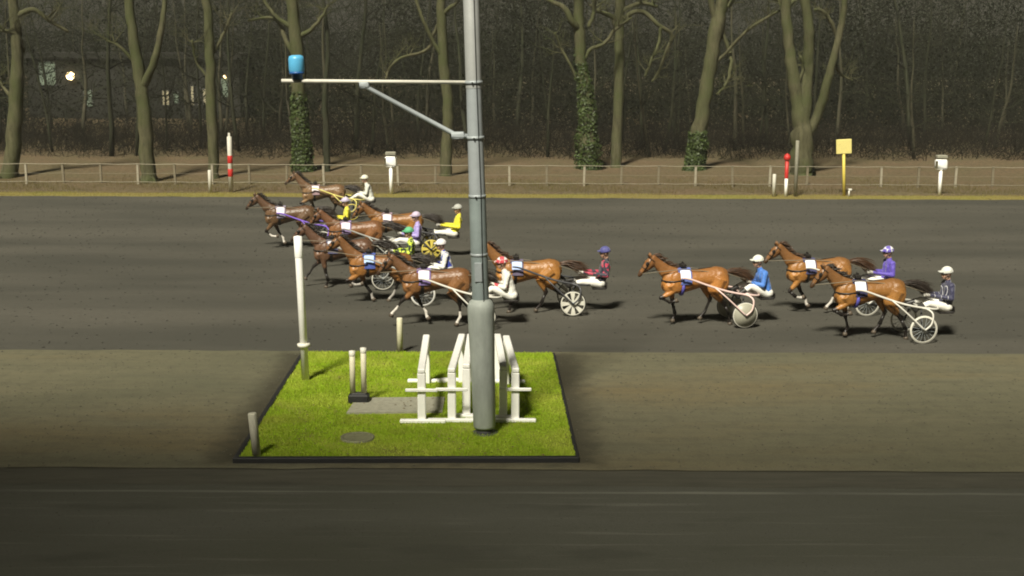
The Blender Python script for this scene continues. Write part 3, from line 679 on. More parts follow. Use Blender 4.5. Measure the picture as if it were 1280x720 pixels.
for px, py, e, lab in ((88, 95, 6, 'bright warm lamp glowing on the far pavilion at the left'), (281, 96, 4, 'faint lamp on the far pavilion behind the slim tree')):
    p = atY(px, py, Yb-.35); o = empty('wall_lamp', p); tag(o, lab, 'lamp')
    g = G(); g.ball((0,0,0), (.34 if e > 5 else .13), 14, 10); part('globe', g, mat('lamp_glow', (1.0,.74,.36), .4, .02, 1, emit=e), o)
    g = G(); g.tube([(0,.05,.1),(0,.36,.16)], .03, 8); part('bracket', g, M['darkgrey'], o)

# ------------------------------------------------------------------ horses
def horse_coat():
    m, n, l, b = nodes('horse_coat'); oi = n.new('ShaderNodeObjectInfo'); at_ = n.new('ShaderNodeAttribute'); at_.attribute_name = 'zones'
    sp = n.new('ShaderNodeSeparateColor'); l.new(at_.outputs['Color'], sp.inputs[0])
    v = tc(n, l); f = noise(n, l, v, 3.2, 4); f2 = noise(n, l, tc(n, l, (1,1,1)), 60, 3)
    c = mixc(n, l, ramp(n, l, f, [(.35, .35), (.65, 0.0)]), oi.outputs['Color'], (.05,.022,.010))
    c = mixc(n, l, ramp(n, l, f2, [(.4, .3), (.6, 0.0)]), c, (.03,.015,.008))
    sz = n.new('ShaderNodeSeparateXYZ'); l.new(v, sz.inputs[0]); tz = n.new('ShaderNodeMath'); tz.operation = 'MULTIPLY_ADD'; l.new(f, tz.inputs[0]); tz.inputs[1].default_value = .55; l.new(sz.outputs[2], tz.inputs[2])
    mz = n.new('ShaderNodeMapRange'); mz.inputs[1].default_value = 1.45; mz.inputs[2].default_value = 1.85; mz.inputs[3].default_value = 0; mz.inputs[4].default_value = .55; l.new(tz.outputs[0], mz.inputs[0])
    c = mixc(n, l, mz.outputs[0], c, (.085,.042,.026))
    c = mixc(n, l, sp.outputs[0], c, (.016,.012,.010))
    so = n.new('ShaderNodeAttribute'); so.attribute_type = 'OBJECT'; so.attribute_name = 'socks'
    mu = n.new('ShaderNodeMath'); mu.operation = 'MULTIPLY'; l.new(sp.outputs[1], mu.inputs[0]); l.new(so.outputs['Fac'], mu.inputs[1])
    c = mixc(n, l, mu.outputs[0], c, (.62,.58,.52))
    l.new(c, b.inputs['Base Color']); b.inputs['Roughness'].default_value = .40; b.inputs['Specular IOR Level'].default_value = .45
    f3 = noise(n, l, tc(n, l, (1,1,.7)), 8, 3); bump(n, l, b, mixc(n, l, .12, f3, f2), .65, .035); return m
M['coat'] = horse_coat()
def fk(p, segs):
    out = [Vector(p)]
    for L, a in segs: out.append(out[-1] + Vector((L*math.sin(R(a)), 0, -L*math.cos(R(a)))))   # angle from straight down, + = forward (u)
    return out
FRONT = {'stance': [(.41,-8),(.28,-14),(.13,24),(.10,10)], 'back': [(.41,-24),(.28,-34),(.13,-8),(.10,-40)], 'fold': [(.41,66),(.28,-62),(.13,-95),(.10,-110)], 'reach': [(.41,52),(.28,34),(.13,46),(.10,20)], 'lift': [(.41,42),(.28,-50),(.13,-80),(.10,-100)]}
HIND = {'push': [(.36,18),(.44,-40),(.36,-28),(.15,4),(.10,-20)], 'under': [(.36,58),(.44,-22),(.36,22),(.15,44),(.10,25)], 'mid': [(.36,44),(.44,-34),(.36,-2),(.15,30),(.10,15)], 'swing': [(.36,62),(.44,-30),(.36,-48),(.15,-70),(.10,-80)], 'trail': [(.36,14),(.44,-48),(.36,-62),(.15,-80),(.10,-95)]}
def make_horse(nf, ff, nh, fh, head=0.0, seed=0):
    """near fore, far fore, near hind, far hind; head: lift of the poll"""
    g = G(); hd = head
    g.loft([(-1.30,1.28,.06,.09),(-1.24,1.27,.16,.20),(-1.12,1.26,.235,.265),(-.95,1.26,.265,.295),(-.72,1.25,.265,.265),(-.45,1.225,.265,.255),(-.18,1.19,.270,.295),(.05,1.175,.260,.345),(.22,1.175,.240,.345),(.38,1.18,.205,.30),(.50,1.18,.145,.22),(.56,1.19,.07,.12)], 20)
    nk = [(.16,1.28,.16,.27),(.34,1.37,.13,.235),(.50,1.48+hd*.3,.105,.185),(.64,1.61+hd*.55,.088,.145),(.76,1.73+hd*.8,.080,.122),(.85,1.81+hd,.080,.115),(.90,1.835+hd,.06,.07)]
    g.loft(nk, 16)
    hx, hz = .86, 1.81 + hd; an = R(-52 + hd*55)                                # head axis, from poll to muzzle
    ca, sa = math.cos(an), math.sin(an)
    def hp(t, o_=0): return (hx + ca*t - sa*o_*-1*0 + (-sa)*o_, hz + sa*t + ca*o_)
    hl = []
    for t, o_, w, h_ in ((-.04,-.01,.06,.07),(.06,-.03,.088,.12),(.16,-.045,.095,.145),(.26,-.035,.085,.120),(.36,-.015,.066,.090),(.45,-.010,.055,.070),(.53,-.012,.056,.066),(.58,-.018,.048,.052),(.61,-.02,.025,.028)):
        u, z = hp(t, o_); hl.append((u, z, w, h_))
    g.loft(hl, 14)
    for sy in (-1, 1):                                                        # ears, jaw, brow
        u0, z0 = hp(.0, .06); u1, z1 = hp(-.10, .15)
        g.tube([(-u0, sy*.045, z0), (-(u0+u1)/2, sy*.062, (z0+z1)/2), (-u1, sy*.055, z1)], [.036,.034,.008], 8)
        u0, z0 = hp(.13, -.05); g.ball((-u0, sy*.06, z0), (.09,.05,.10), 10, 8)
        u0, z0 = hp(.15, .055); g.ball((-u0, sy*.075, z0), (.045,.03,.035), 8, 6)
        g.ball((-.20, sy*.20, 1.16), (.20,.10,.30), 12, 8); g.ball((-.40, sy*.12, 1.04), (.16,.13,.18), 12, 8)      # shoulder, breast
        g.ball((1.02, sy*.17, 1.14), (.25,.14,.34), 12, 8); g.ball((.86, sy*.17, .98), (.20,.12,.20), 12, 8)        # haunch, stifle
    low = []; hoofs = []; knees = []
    for sy, pose in ((-1, nf), (1, ff)):
        y = sy*.17; P = fk((.26, 0, .92), FRONT[pose]); P = [Vector((-p.x, y*(1-.06*i), p.z)) for i, p in enumerate(P)]
        g.tube([(-.36, sy*.17, 1.12), P[0] + Vector((0,0,.02)), P[0].lerp(P[1], .35), P[1]], [.15,.115,.082,.050], 12)
        g.ball(P[1], (.056,.052,.062), 10, 8)
        g.tube([P[1], P[1].lerp(P[2], .3), P[1].lerp(P[2], .8), P[2]], [.048,.035,.035,.044], 10); g.ball(P[2], .047, 10, 8)
        g.tube([P[2], P[3]], [.040,.040], 10); g.tube([P[3], P[4]], [.046,.068], 12)
        low += [(P[1], P[2], .06), (P[2], P[3], .05), (P[3], P[4], .07)]; hoofs.append((P[3], P[4])); knees.append((P[1], P[2]))
    for sy, pose in ((-1, nh), (1, fh)):
        y = sy*.17; P = fk((-.98, 0, 1.20), HIND[pose]); P = [Vector((-p.x, y*(1-.04*i), p.z)) for i, p in enumerate(P)]
        g.tube([P[0] + Vector((.04,0,.06)), P[0].lerp(P[1], .6), P[1]], [.20,.19,.155], 12)
        g.tube([P[1], P[1].lerp(P[2], .35), P[1].lerp(P[2], .75), P[2]], [.145,.115,.066,.052], 12)
        back = (P[2]-P[1]).normalized(); g.tube([P[1].lerp(P[2], .6)+Vector((.05,0,.0)), P[2] + Vector((.045,0,.03)), P[2].lerp(P[3], .2)], [.03,.036,.03], 8)
        g.ball(P[2], (.064,.05,.072), 10, 8)
        g.tube([P[2], P[2].lerp(P[3], .3), P[2].lerp(P[3], .8), P[3]], [.052,.039,.038,.047], 10); g.ball(P[3], .049, 10, 8)
        g.tube([P[3], P[4]], [.042,.042], 10); g.tube([P[4], P[5]], [.047,.067], 12)
        low += [(P[2], P[3], .06), (P[3], P[4], .05), (P[4], P[5], .07)]; hoofs.append((P[4], P[5])); knees.append((P[2], P[3]))
    zmin = min(h[1].z for h in hoofs)
    me = remeshed(g, .017, 5, .5); me.name = 'horse_body'
    n = len(me.vertices); co = np.empty(n*3, np.float32); me.vertices.foreach_get('co', co); co = co.reshape(-1,3)
    def segd(a, b):
        a = np.array(a); b = np.array(b); d = b-a; t = np.clip(((co-a)@d)/(d@d), -.3, 1.2); return np.linalg.norm(co-(a+t[:,None]*d), axis=1), t
    blk = np.zeros(n); sock = np.zeros(n)
    for i, (a, b, r) in enumerate(low):
        d, t = segd(a, b); near = np.clip(1.8 - d/(r*1.3)*.9, 0, 1) * (d < r*1.9); blk = np.maximum(blk, near)
        if i % 3: sock = np.maximum(sock, (d < r*1.7)*1.0)
        else: sock = np.maximum(sock, ((d < r*1.4) & (t > .55))*1.0)
    muz = np.array((-hp(.56)[0], 0, hp(.56)[1])); dm = np.linalg.norm(co-muz, axis=1); blk = np.maximum(blk, np.clip(1.9-dm/.075, 0, .8))
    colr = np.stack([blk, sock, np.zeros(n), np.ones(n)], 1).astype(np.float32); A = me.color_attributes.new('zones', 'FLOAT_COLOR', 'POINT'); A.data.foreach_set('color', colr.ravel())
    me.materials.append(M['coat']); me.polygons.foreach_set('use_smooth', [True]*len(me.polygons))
    random.seed(seed + 5); D = {'body': me, 'zmin': zmin}
    # mane and tail: many separate locks
    mg = G()
    for q in range(110):
        t = random.random(); i = min(int(t*5), 4); f = t*5-i; a, b = nk[i+1], nk[min(i+2, 6)] if i < 5 else nk[6]
        u = a[0]*(1-f)+b[0]*f; z = a[1]*(1-f)+b[1]*f; hh = a[3]*(1-f)+b[3]*f
        nx, nz = -.62, .78; p = Vector((-(u+nx*hh*.9), random.uniform(-.02,.02), z+nz*hh*.9)); P = [p]; d = Vector((.75, random.gauss(0,.3), .35+random.gauss(0,.2)))
        for k in range(3): P.append(P[-1] + d.normalized()*random.uniform(.05,.085)); d += Vector((.15, random.gauss(0,.25), -.35))
        mg.tube(P, [.012,.012,.009,.003], 4, cap=False)
    for q in range(14):
        u, z = hp(.02, .09); P = [Vector((-u, random.uniform(-.03,.03), z))]; d = Vector((-.1, random.gauss(0,.3), .2))
        for k in range(2): P.append(P[-1] + d.normalized()*.06); d += Vector((.3, 0, -.2))
        mg.tube(P, [.010,.008,.003], 4, cap=False)
    D['mane'] = mg.mesh('mane', M['hair'])
    tg = G()
    for q in range(230):
        P = [Vector((1.24, random.gauss(0,.02), 1.40+random.gauss(0,.02)))]; d = Vector((.9, random.gauss(0,.12), .10+random.gauss(0,.10))); L = random.uniform(.6,.92)
        for k in range(6): P.append(P[-1] + d.normalized()*L/6); d += Vector((0, random.gauss(0,.08), -.17+random.gauss(0,.05)))
        tg.tube(P, [.011,.011,.010,.009,.007,.005,.002], 4, cap=False)
    tg.tube([(1.14,0,1.42),(1.24,0,1.41),(1.38,0,1.41),(1.50,0,1.37)], [.05,.045,.035,.015], 8); D['tail'] = tg.mesh('tail', M['hair'])
    D['multi'] = []
    for sy in (-1,1): e = G(); u, z = hp(.16, .045); e.ball((-u, sy*.092, z), (.022,.014,.020), 8, 6); D['multi'].append(('eye', e.mesh('eye', M['eye'])))
    for a, b in hoofs: h = G(); h.tube([a.lerp(b,.25), b + (b-a).normalized()*.012], [.052,.072], 12); D['multi'].append(('hoof', h.mesh('hoof', M['hoof'])))
    # harness: girth, breast collar, bridle, crupper strap
    h = G(); n = 24
    def ring(u, zc, ry, rz, wdt, th=.012):
        vs = []; fs = []
        for k in range(n):
            a = 2*math.pi*k/n
            for du in (-wdt/2, wdt/2): vs.append((-(u+du), math.cos(a)*(ry+th), zc + math.sin(a)*(rz+th)))
        for k in range(n): a = k*2; b = ((k+1) % n)*2; fs.append((a, a+1, b+1, b))
        h.add(vs, fs)
    ring(.03, 1.175, .262, .348, .10); D['girth'] = h.mesh('girth', M['leather'])
    h = G(); h.tube([(-.02,-.285,1.24),(-.30,-.285,1.20),(-.50,-.19,1.20),(-.575,0,1.20),(-.50,.19,1.20),(-.30,.285,1.20),(-.02,.285,1.24)], .022, 6); D['breast_collar'] = h.mesh('breast_collar', M['leather'])
    h = G()
    def hring(t, w, hh, off, wd_=.022):
        u, z = hp(t, off); vs = []
        k = 14; ax = Vector((-ca, 0, sa)); up = Vector((sa, 0, ca))
        P = [Vector((-u, 0, z)) + Vector((0, math.cos(6.283*j/k)*w, 0)) + up*math.sin(6.283*j/k)*hh for j in range(k+1)]; h.tube(P, .012, 5, cap=False)
    hring(.34, .078, .105, -.015); hring(.03, .092, .125, -.03)
    for sy in (-1,1):
        a = hp(.03, .02); b = hp(.47, -.03); h.tube([(-a[0], sy*.085, a[1]), (-hp(.2,.0)[0], sy*.105, hp(.2,.0)[1]), (-b[0], sy*.066, b[1])], .011, 5)
        b2 = hp(.2, .035); h.ball((-b2[0], sy*.112, b2[1]), (.05,.010,.045), 8, 6)
    D['bridle'] = h.mesh('bridle', M['leather'])
    h = G(); h.tube([(0,0,1.545),(.4,0,1.485),(.8,0,1.53),(1.2,0,1.47)], .014, 5); D['back_strap'] = h.mesh('back_strap', M['leather'])
    bt = hp(.49, -.03); rm_ = mat('rein_webbing', (.20,.17,.12), .7, .2, 9)
    for sy in (-1,1): h = G(); h.tube([(-bt[0], sy*.07, bt[1]), (-.35, sy*.20, 1.50), (-.02, sy*.18, 1.53), (.6, sy*.17, 1.45), (1.25, sy*.14, 1.36), (1.88, sy*.13, 1.15)], .011, 5); D['multi'].append(('rein', h.mesh('rein', rm_)))
    # boots on the lower legs
    D['boots'] = []
    for i, (a, b) in enumerate(knees):
        h = G(); h.tube([a.lerp(b,.22), a.lerp(b,.5), a.lerp(b,.92)], [.050,.044,.054], 10); D['boots'].append(h.mesh('leg_boot', M['leather']))
    return D
HV = [make_horse('fold','stance','push','under', 0.0, 1), make_horse('stance','reach','under','trail', .10, 2), make_horse('reach','back','mid','push', .02, 3), make_horse('lift','back','under','push', .06, 4), make_horse('fold','back','trail','under', .16, 5)]
def padmesh():
    g = G(); n = 9; P = []
    for sy in (-1, 1): pass
    vs = []; fs = []
    for j in range(n):                                                       # saddle cloth wrapped over the back
        a = math.pi*(-.04 + 1.08*j/(n-1))
        for u in (-.20, .17): vs.append((-u, -math.cos(a)*.290, 1.175 + math.sin(a)*.378 - .01))
    for j in range(n-1): fs.append((j*2, j*2+1, j*2+3, j*2+2))
    g.add(vs, fs); g2 = G(); g2.add(vs, fs); c = Vector((0,0,1.175))
    o_ = len(g2.v); 
    for v in vs: g2.v.append(tuple(c + (Vector(v)-c)*.965))
    for j in range(n-1): g2.f.append((j*2+o_, j*2+2+o_, j*2+3+o_, j*2+1+o_)); g2.m.append(0)
    return g2
PADG = padmesh()
def numpanel(sd):                                                              # pale number cloth on each flank
    g = G()
    for sy in (sd,):
        vs = []; fs = []; n = 5
        for j in range(n):
            a = math.pi*(.10 + .22*j/(n-1))
            for u in (-.16, .12): vs.append((-u, sy*math.cos(a)*.308, 1.175 + math.sin(a)*.396 - .01))
        for j in range(n-1): fs.append((j*2, j*2+1, j*2+3, j*2+2))
        g.add(vs, fs)
    return g
SADG = G(); SADG.bbox((0,0,1.60), (.16,.24,.10), .03); SADG.tube([(0,-.06,1.60),(0,-.05,1.70)], .016, 6); SADG.tube([(0,.06,1.60),(0,.05,1.70)], .016, 6)

# ------------------------------------------------------------------ sulkies
def sulky(kindw, sm, wm):
    """returns list of (name, mesh, [(child name, mesh)], location)"""
    out = []; WR, WY, WU = .335, .62, -1.45
    tyre = G(); tyre.lathe([(WR-.022,-.012),(WR-.004,-.013),(WR,-.0),(WR-.004,.013),(WR-.022,.012)], n=40, axis='Y'); tm = tyre.mesh('tyre', M['black'] if kindw != 'ring' else M['offwhite'])
    rim = G(); rim.lathe([(WR-.046,-.010),(WR-.020,-.015),(WR-.020,.015),(WR-.046,.010),(WR-.046,-.010)], n=40, axis='Y'); rm = rim.mesh('rim', wm)
    hub = G(); hub.lathe([(0,-.06),(.03,-.06),(.042,-.03),(.042,.03),(.03,.06),(0,.06)], n=14, axis='Y'); hm = hub.mesh('hub', M['grey'])
    kids = [('tyre', tm), ('rim', rm), ('hub', hm)]
    if kindw == 'disc':
        d = G(); d.lathe([(.03,-.035),(WR-.04,-.016),(WR-.04,.016),(.03,.035)], n=36, axis='Y'); kids.append(('wheel_cover', d.mesh('wheel_cover', mat('pale_wheel_cover', (.34,.33,.26), .4, .08, 3))))
    elif kindw == 'blade':
        for k in range(8):
            a = 2*math.pi*k/8; s_ = G(); p0 = Vector((math.cos(a)*.03,0,math.sin(a)*.03)); p1 = Vector((math.cos(a)*(WR-.05),0,math.sin(a)*(WR-.05)))
            t = Vector((-math.sin(a),0,math.cos(a))); w0, w1 = .018, .060; y = .010
            vs = [p0+t*w0+Vector((0,y,0)), p0-t*w0+Vector((0,y,0)), p1-t*w1+Vector((0,y,0)), p1+t*w1+Vector((0,y,0))]; vs += [v-Vector((0,2*y,0)) for v in vs]
            s_.add(vs, [(0,1,2,3),(7,6,5,4),(0,4,5,1),(1,5,6,2),(2,6,7,3),(3,7,4,0)]); kids.append(('spoke', s_.mesh('spoke', wm, False)))
    else:
        for k in range(16):
            a = 2*math.pi*k/16; b = a + (.25 if k % 2 else -.25); s_ = G(); y = .025 if k % 2 else -.025
            s_.tube([(math.cos(b)*.035,y,math.sin(b)*.035),(math.cos(a)*(WR-.05),0,math.sin(a)*(WR-.05))], .0045, 4, cap=False); kids.append(('spoke', s_.mesh('spoke', M['grey'])))
    for sy in (-1,1): out.append(('wheel', None, kids, (-WU, sy*WY, WR)))
    for sy in (-1,1):
        g = G(); P = [Vector((-.10, sy*.355, 1.25)), Vector((.10, sy*.36, 1.22)), Vector((.55, sy*.40, 1.06)), Vector((1.0, sy*.47, .92)), Vector((1.4, sy*.50, .84)), Vector((1.78, sy*.46, .79)), Vector((1.90, sy*.30, .77))]
        pp, rr = smoothpath(P, [.020,.024,.027,.027,.027,.026,.026], 4); g.tube(pp, rr, 8); out.append(('shaft', g.mesh('shaft', sm), [], None))
        g = G(); pp, rr = smoothpath([Vector((.72, sy*.43, 1.005)), Vector((.95, sy*.62, .80)), Vector((1.45, sy*.70, WR))], [.020]*3, 5); g.tube(pp, rr, 8); out.append(('front_stay', g.mesh('front_stay', sm), [], None))
        g = G(); pp, rr = smoothpath([Vector((1.45, sy*.70, WR)), Vector((1.60, sy*.70, .48)), Vector((1.64, sy*.66, .70)), Vector((1.56, sy*.56, .80)), Vector((1.42, sy*.50, .835))], [.022]*5, 4); g.tube(pp, rr, 8); out.append(('rear_stay', g.mesh('rear_stay', sm), [], None))
        g = G(); g.tube([(1.45, sy*.56, WR), (1.46, sy*.40, .60), (1.50, sy*.30, .78)], .022, 8); g.tube([(1.45, sy*.545, WR),(1.45, sy*.705, WR)], .014, 8); out.append(('axle_stay', g.mesh('axle_stay', M['darkgrey']), [], None))
        g = G(); g.tube([(1.18, sy*.47, .88), (1.20, sy*.36, .80), (1.20, sy*.24, .79)], .016, 8); out.append(('footrest', g.mesh('footrest', M['grey']), [], None))
    g = G(); g.tube([(1.50,-.48,.815),(1.53,0,.77),(1.50,.48,.815)], .025, 8); g.tube([(1.90,-.31,.77),(1.96,0,.72),(1.90,.31,.77)], .024, 8); g.tube([(1.53,0,.77),(1.95,0,.72),(2.18,0,.63)], .022, 8); out.append(('cross_bar', g.mesh('cross_bar', sm), [], None))
    g = G(); g.bbox((2.17,0,.645), (.36,.40,.05), .02); g.bbox((2.35,0,.71), (.05,.38,.14), .02); out.append(('seat', g.mesh('seat', M['leather']), [], None))
    return out

# ------------------------------------------------------------------ drivers
TAGS = ['jersey', 'trouser', 'boot', 'glove', 'skin', 'eye']
def make_driver(lean_, legbend, seed=0):
    caps = []
    def cap(a, b, r0, r1, t, sq=None): caps.append((Vector(a), Vector(b), r0, r1, t))
    px, pz = 2.18, .77
    ch = Vector((px - lean_*.30 + .02, 0, pz + .36)); nk = Vector((px - lean_*.42, 0, pz + .53)); hd = nk + Vector((-.045, 0, .135))
    pel = Vector((px, 0, pz))
    for sy in (-.085, .085): cap(pel + Vector((0,sy,0)), pel.lerp(ch,.55) + Vector((.02,sy*.8,0)), .115, .105, 0)
    for sy in (-.09, .09): cap(pel.lerp(ch,.5) + Vector((.015,sy*.8,0)), ch + Vector((0,sy,0)), .105, .115, 0)
    cap(ch + Vector((0,-.13,.06)), ch + Vector((0,.13,.06)), .085, .085, 0); cap(ch, nk, .10, .055, 0); cap(nk + Vector((0,0,-.01)), hd + Vector((.02,0,-.04)), .052, .05, 4)
    cap(hd + Vector((.015,0,-.005)), hd + Vector((0,0,.045)), .083, .088, 4); cap(hd + Vector((-.04,0,-.05)), hd + Vector((-.045,0,-.085)), .055, .035, 4)          # skull, jaw
    cap(hd + Vector((-.085,0,.01)), hd + Vector((-.105,0,-.022)), .014, .017, 4); cap(hd + Vector((-.085,-.018,-.058)), hd + Vector((-.085,.018,-.058)), .012, .012, 4)   # nose, lips
    for sy in (-1,1): cap(hd + Vector((.01,sy*.083,-.005)), hd + Vector((.012,sy*.086,-.04)), .018, .012, 4)
    for sy in (-1,1):
        hip = pel + Vector((-.04, sy*.10, -.01)); kn = Vector((px-.42, sy*.21, pz+.03+legbend)); an = Vector((px-.74, sy*.27, pz-.02)); toe = an + Vector((-.10, sy*.01, .10))
        cap(pel + Vector((.02,sy*.09,-.01)), hip, .12, .11, 1); cap(hip, kn, .108, .066, 1); cap(kn, kn.lerp(an,.35), .066, .062, 1); cap(kn.lerp(an,.35), an, .062, .045, 2 if sy else 1)
        cap(an + Vector((.03,0,-.03)), toe, .045, .034, 2)
        sh = ch + Vector((0, sy*.185, .075)); el = Vector((sh.x - .02 - lean_*.1, sy*.25, sh.z - .25)); wr = Vector((px-.36, sy*.12, pz+.24)); 
        cap(ch + Vector((0,sy*.12,.07)), sh, .075, .070, 0); cap(sh, el, .066, .050, 0); cap(el, wr, .052, .036, 0); hnd = wr + (wr-el).normalized()*.075
        cap(wr, hnd, .034, .036, 3)
        d = (wr-el).normalized()
        for k in range(4):                                               # curled fingers round the rein
            a = hnd + Vector((0, 0, .030-.02*k)) + d*.015; L = (.034,.040,.038,.030)[k]; b = a + d*L; c = b + Vector((.018, -sy*.028, 0)) - d*.005; e = c + Vector((.022,-sy*.002,0))
            for p, q, r0, r1 in ((a,b,.0105,.0100),(b,c,.0100,.0095),(c,e,.0095,.0085)): caps.append((p, q, r0, r1, 30))
        a = hnd + Vector((0,-sy*.02,.03)); b = a + d*.02 + Vector((0,-sy*.012,.018)); c = b + d*.028 + Vector((0,-sy*.006,-.006))
        for p, q, r0, r1 in ((a,b,.012,.011),(b,c,.011,.009)): caps.append((p, q, r0, r1, 30))
    st_ = Vector((2.18, 0, .665)); K = 1.16; caps = [(st_ + (a-st_)*K, st_ + (b-st_)*K, r0*K, r1*K, t) for a, b, r0, r1, t in caps]; hd = st_ + (hd-st_)*K
    g = G(); fg = G()
    for a, b, r0, r1, t in caps:
        tgt = fg if t == 30 else g; d = (b-a); 
        if d.length < 1e-4: d = Vector((0,0,1e-3)); b = a+d
        n_ = d.normalized(); nn = 7 if t == 30 else 12
        tgt.tube([a-n_*r0*.86, a-n_*r0*.5, a, b, b+n_*r1*.5, b+n_*r1*.86], [r0*.5, r0*.86, r0, r1, r1*.86, r1*.5], nn)
    me = remeshed(g, .0125, 4, .5)
    nv = len(me.polygons); ce = np.empty(nv*3, np.float32); me.polygons.foreach_get('center', ce); ce = ce.reshape(-1,3); best = np.full(nv, 9.); idx = np.zeros(nv, np.int32)
    for a, b, r0, r1, t in caps:
        if t == 30: continue
        A = np.array(a); D = np.array(b)-A; tt = np.clip(((ce-A)@D)/(D@D), 0, 1); dist = np.linalg.norm(ce-(A+tt[:,None]*D), axis=1) - (r0+(r1-r0)*tt)
        k = dist < best; best[k] = dist[k]; idx[k] = t
    V = np.empty(len(me.vertices)*3, np.float32); me.vertices.foreach_get('co', V)
    out = G(); out.v = [tuple(x) for x in V.reshape(-1,3)]; out.f = [tuple(p.vertices) for p in me.polygons]; out.m = [int(x) for x in idx]
    out.mi = 3; out.add(fg.v, fg.f); out.mi = 5
    for sy in (-1,1): out.ball(hd + Vector((-.095, sy*.037, .006)), (.012,.015,.011), 8, 6)
    body = out.mesh('driver_body', [M['trouser']]*6); bpy.data.meshes.remove(me)
    h = G(); rot = Matrix.Rotation(R(-6), 3, 'Y'); h.ball(hd + Vector((.01,0,.04)), (.148,.132,.140), 20, 14, rot, -.12)
    v = G(); v.bbox(hd + Vector((-.145,0,.05)), (.085,.17,.02), .008, Matrix.Rotation(R(-8), 3, 'Y'))
    go = G(); go.bbox(hd + Vector((-.102,0,.010)), (.035,.155,.052), .014); go.tube([hd + Vector((.0,.130,.0)), hd + Vector((-.02,.093,-.07)), hd + Vector((-.06,0,-.125)), hd + Vector((-.02,-.093,-.07)), hd + Vector((.0,-.130,.0))], .008, 5)
    return {'body': body, 'helmet': h, 'peak': v, 'goggles': go.mesh('goggles', M['darkgrey'])}
DV = [make_driver(-.12, .05), make_driver(.38, .13), make_driver(-.38, .01)]
def silk(name, c1, c2=None, pat=None, sc=6, th=.5):
    m, n, l, b = nodes(name); v = tc(n, l); f = noise(n, l, v, 14, 3)
    base = mixc(n, l, ramp(n, l, f, [(.35, .22), (.6, 0.0)]), c1, [x*.6 for x in c1])
    if c2:
        if pat == 'check':
            t = n.new('ShaderNodeTexChecker'); t.inputs['Scale'].default_value = sc; l.new(v, t.inputs[0]); fac = t.outputs['Fac']
        elif pat == 'wave':
            t = n.new('ShaderNodeTexWave'); t.inputs['Scale'].default_value = sc; t.inputs['Distortion'].default_value = 2.0; t.wave_profile = 'SAW'; l.new(v, t.inputs[0]); fac = ramp(n, l, t.outputs['Fac'], [(th-.02, 0.0), (th+.02, 1.0)])
        else: fac = ramp(n, l, noise(n, l, v, sc, 1), [(th-.02, 0.0), (th+.02, 1.0)])
        base = mixc(n, l, fac, base, c2)
    l.new(base, b.inputs['Base Color']); b.inputs['Roughness'].default_value = .5; b.inputs['Sheen Weight'].default_value = .2; bump(n, l, b, noise(n, l, tc(n, l, (1,1,.5)), 13, 3, .7), .8, .05); return m
WHT = (.78,.77,.72)
def helmetmat(c, c2=None, sc=9): return silk('helmet_shell', c, c2, 'check' if c2 else None, sc)
BOOTW = M['white']
BAY, CHEST, DARK, LIVER, DUN = (.40,.165,.040), (.50,.215,.052), (.15,.085,.045), (.30,.120,.045), (.27,.17,.075)
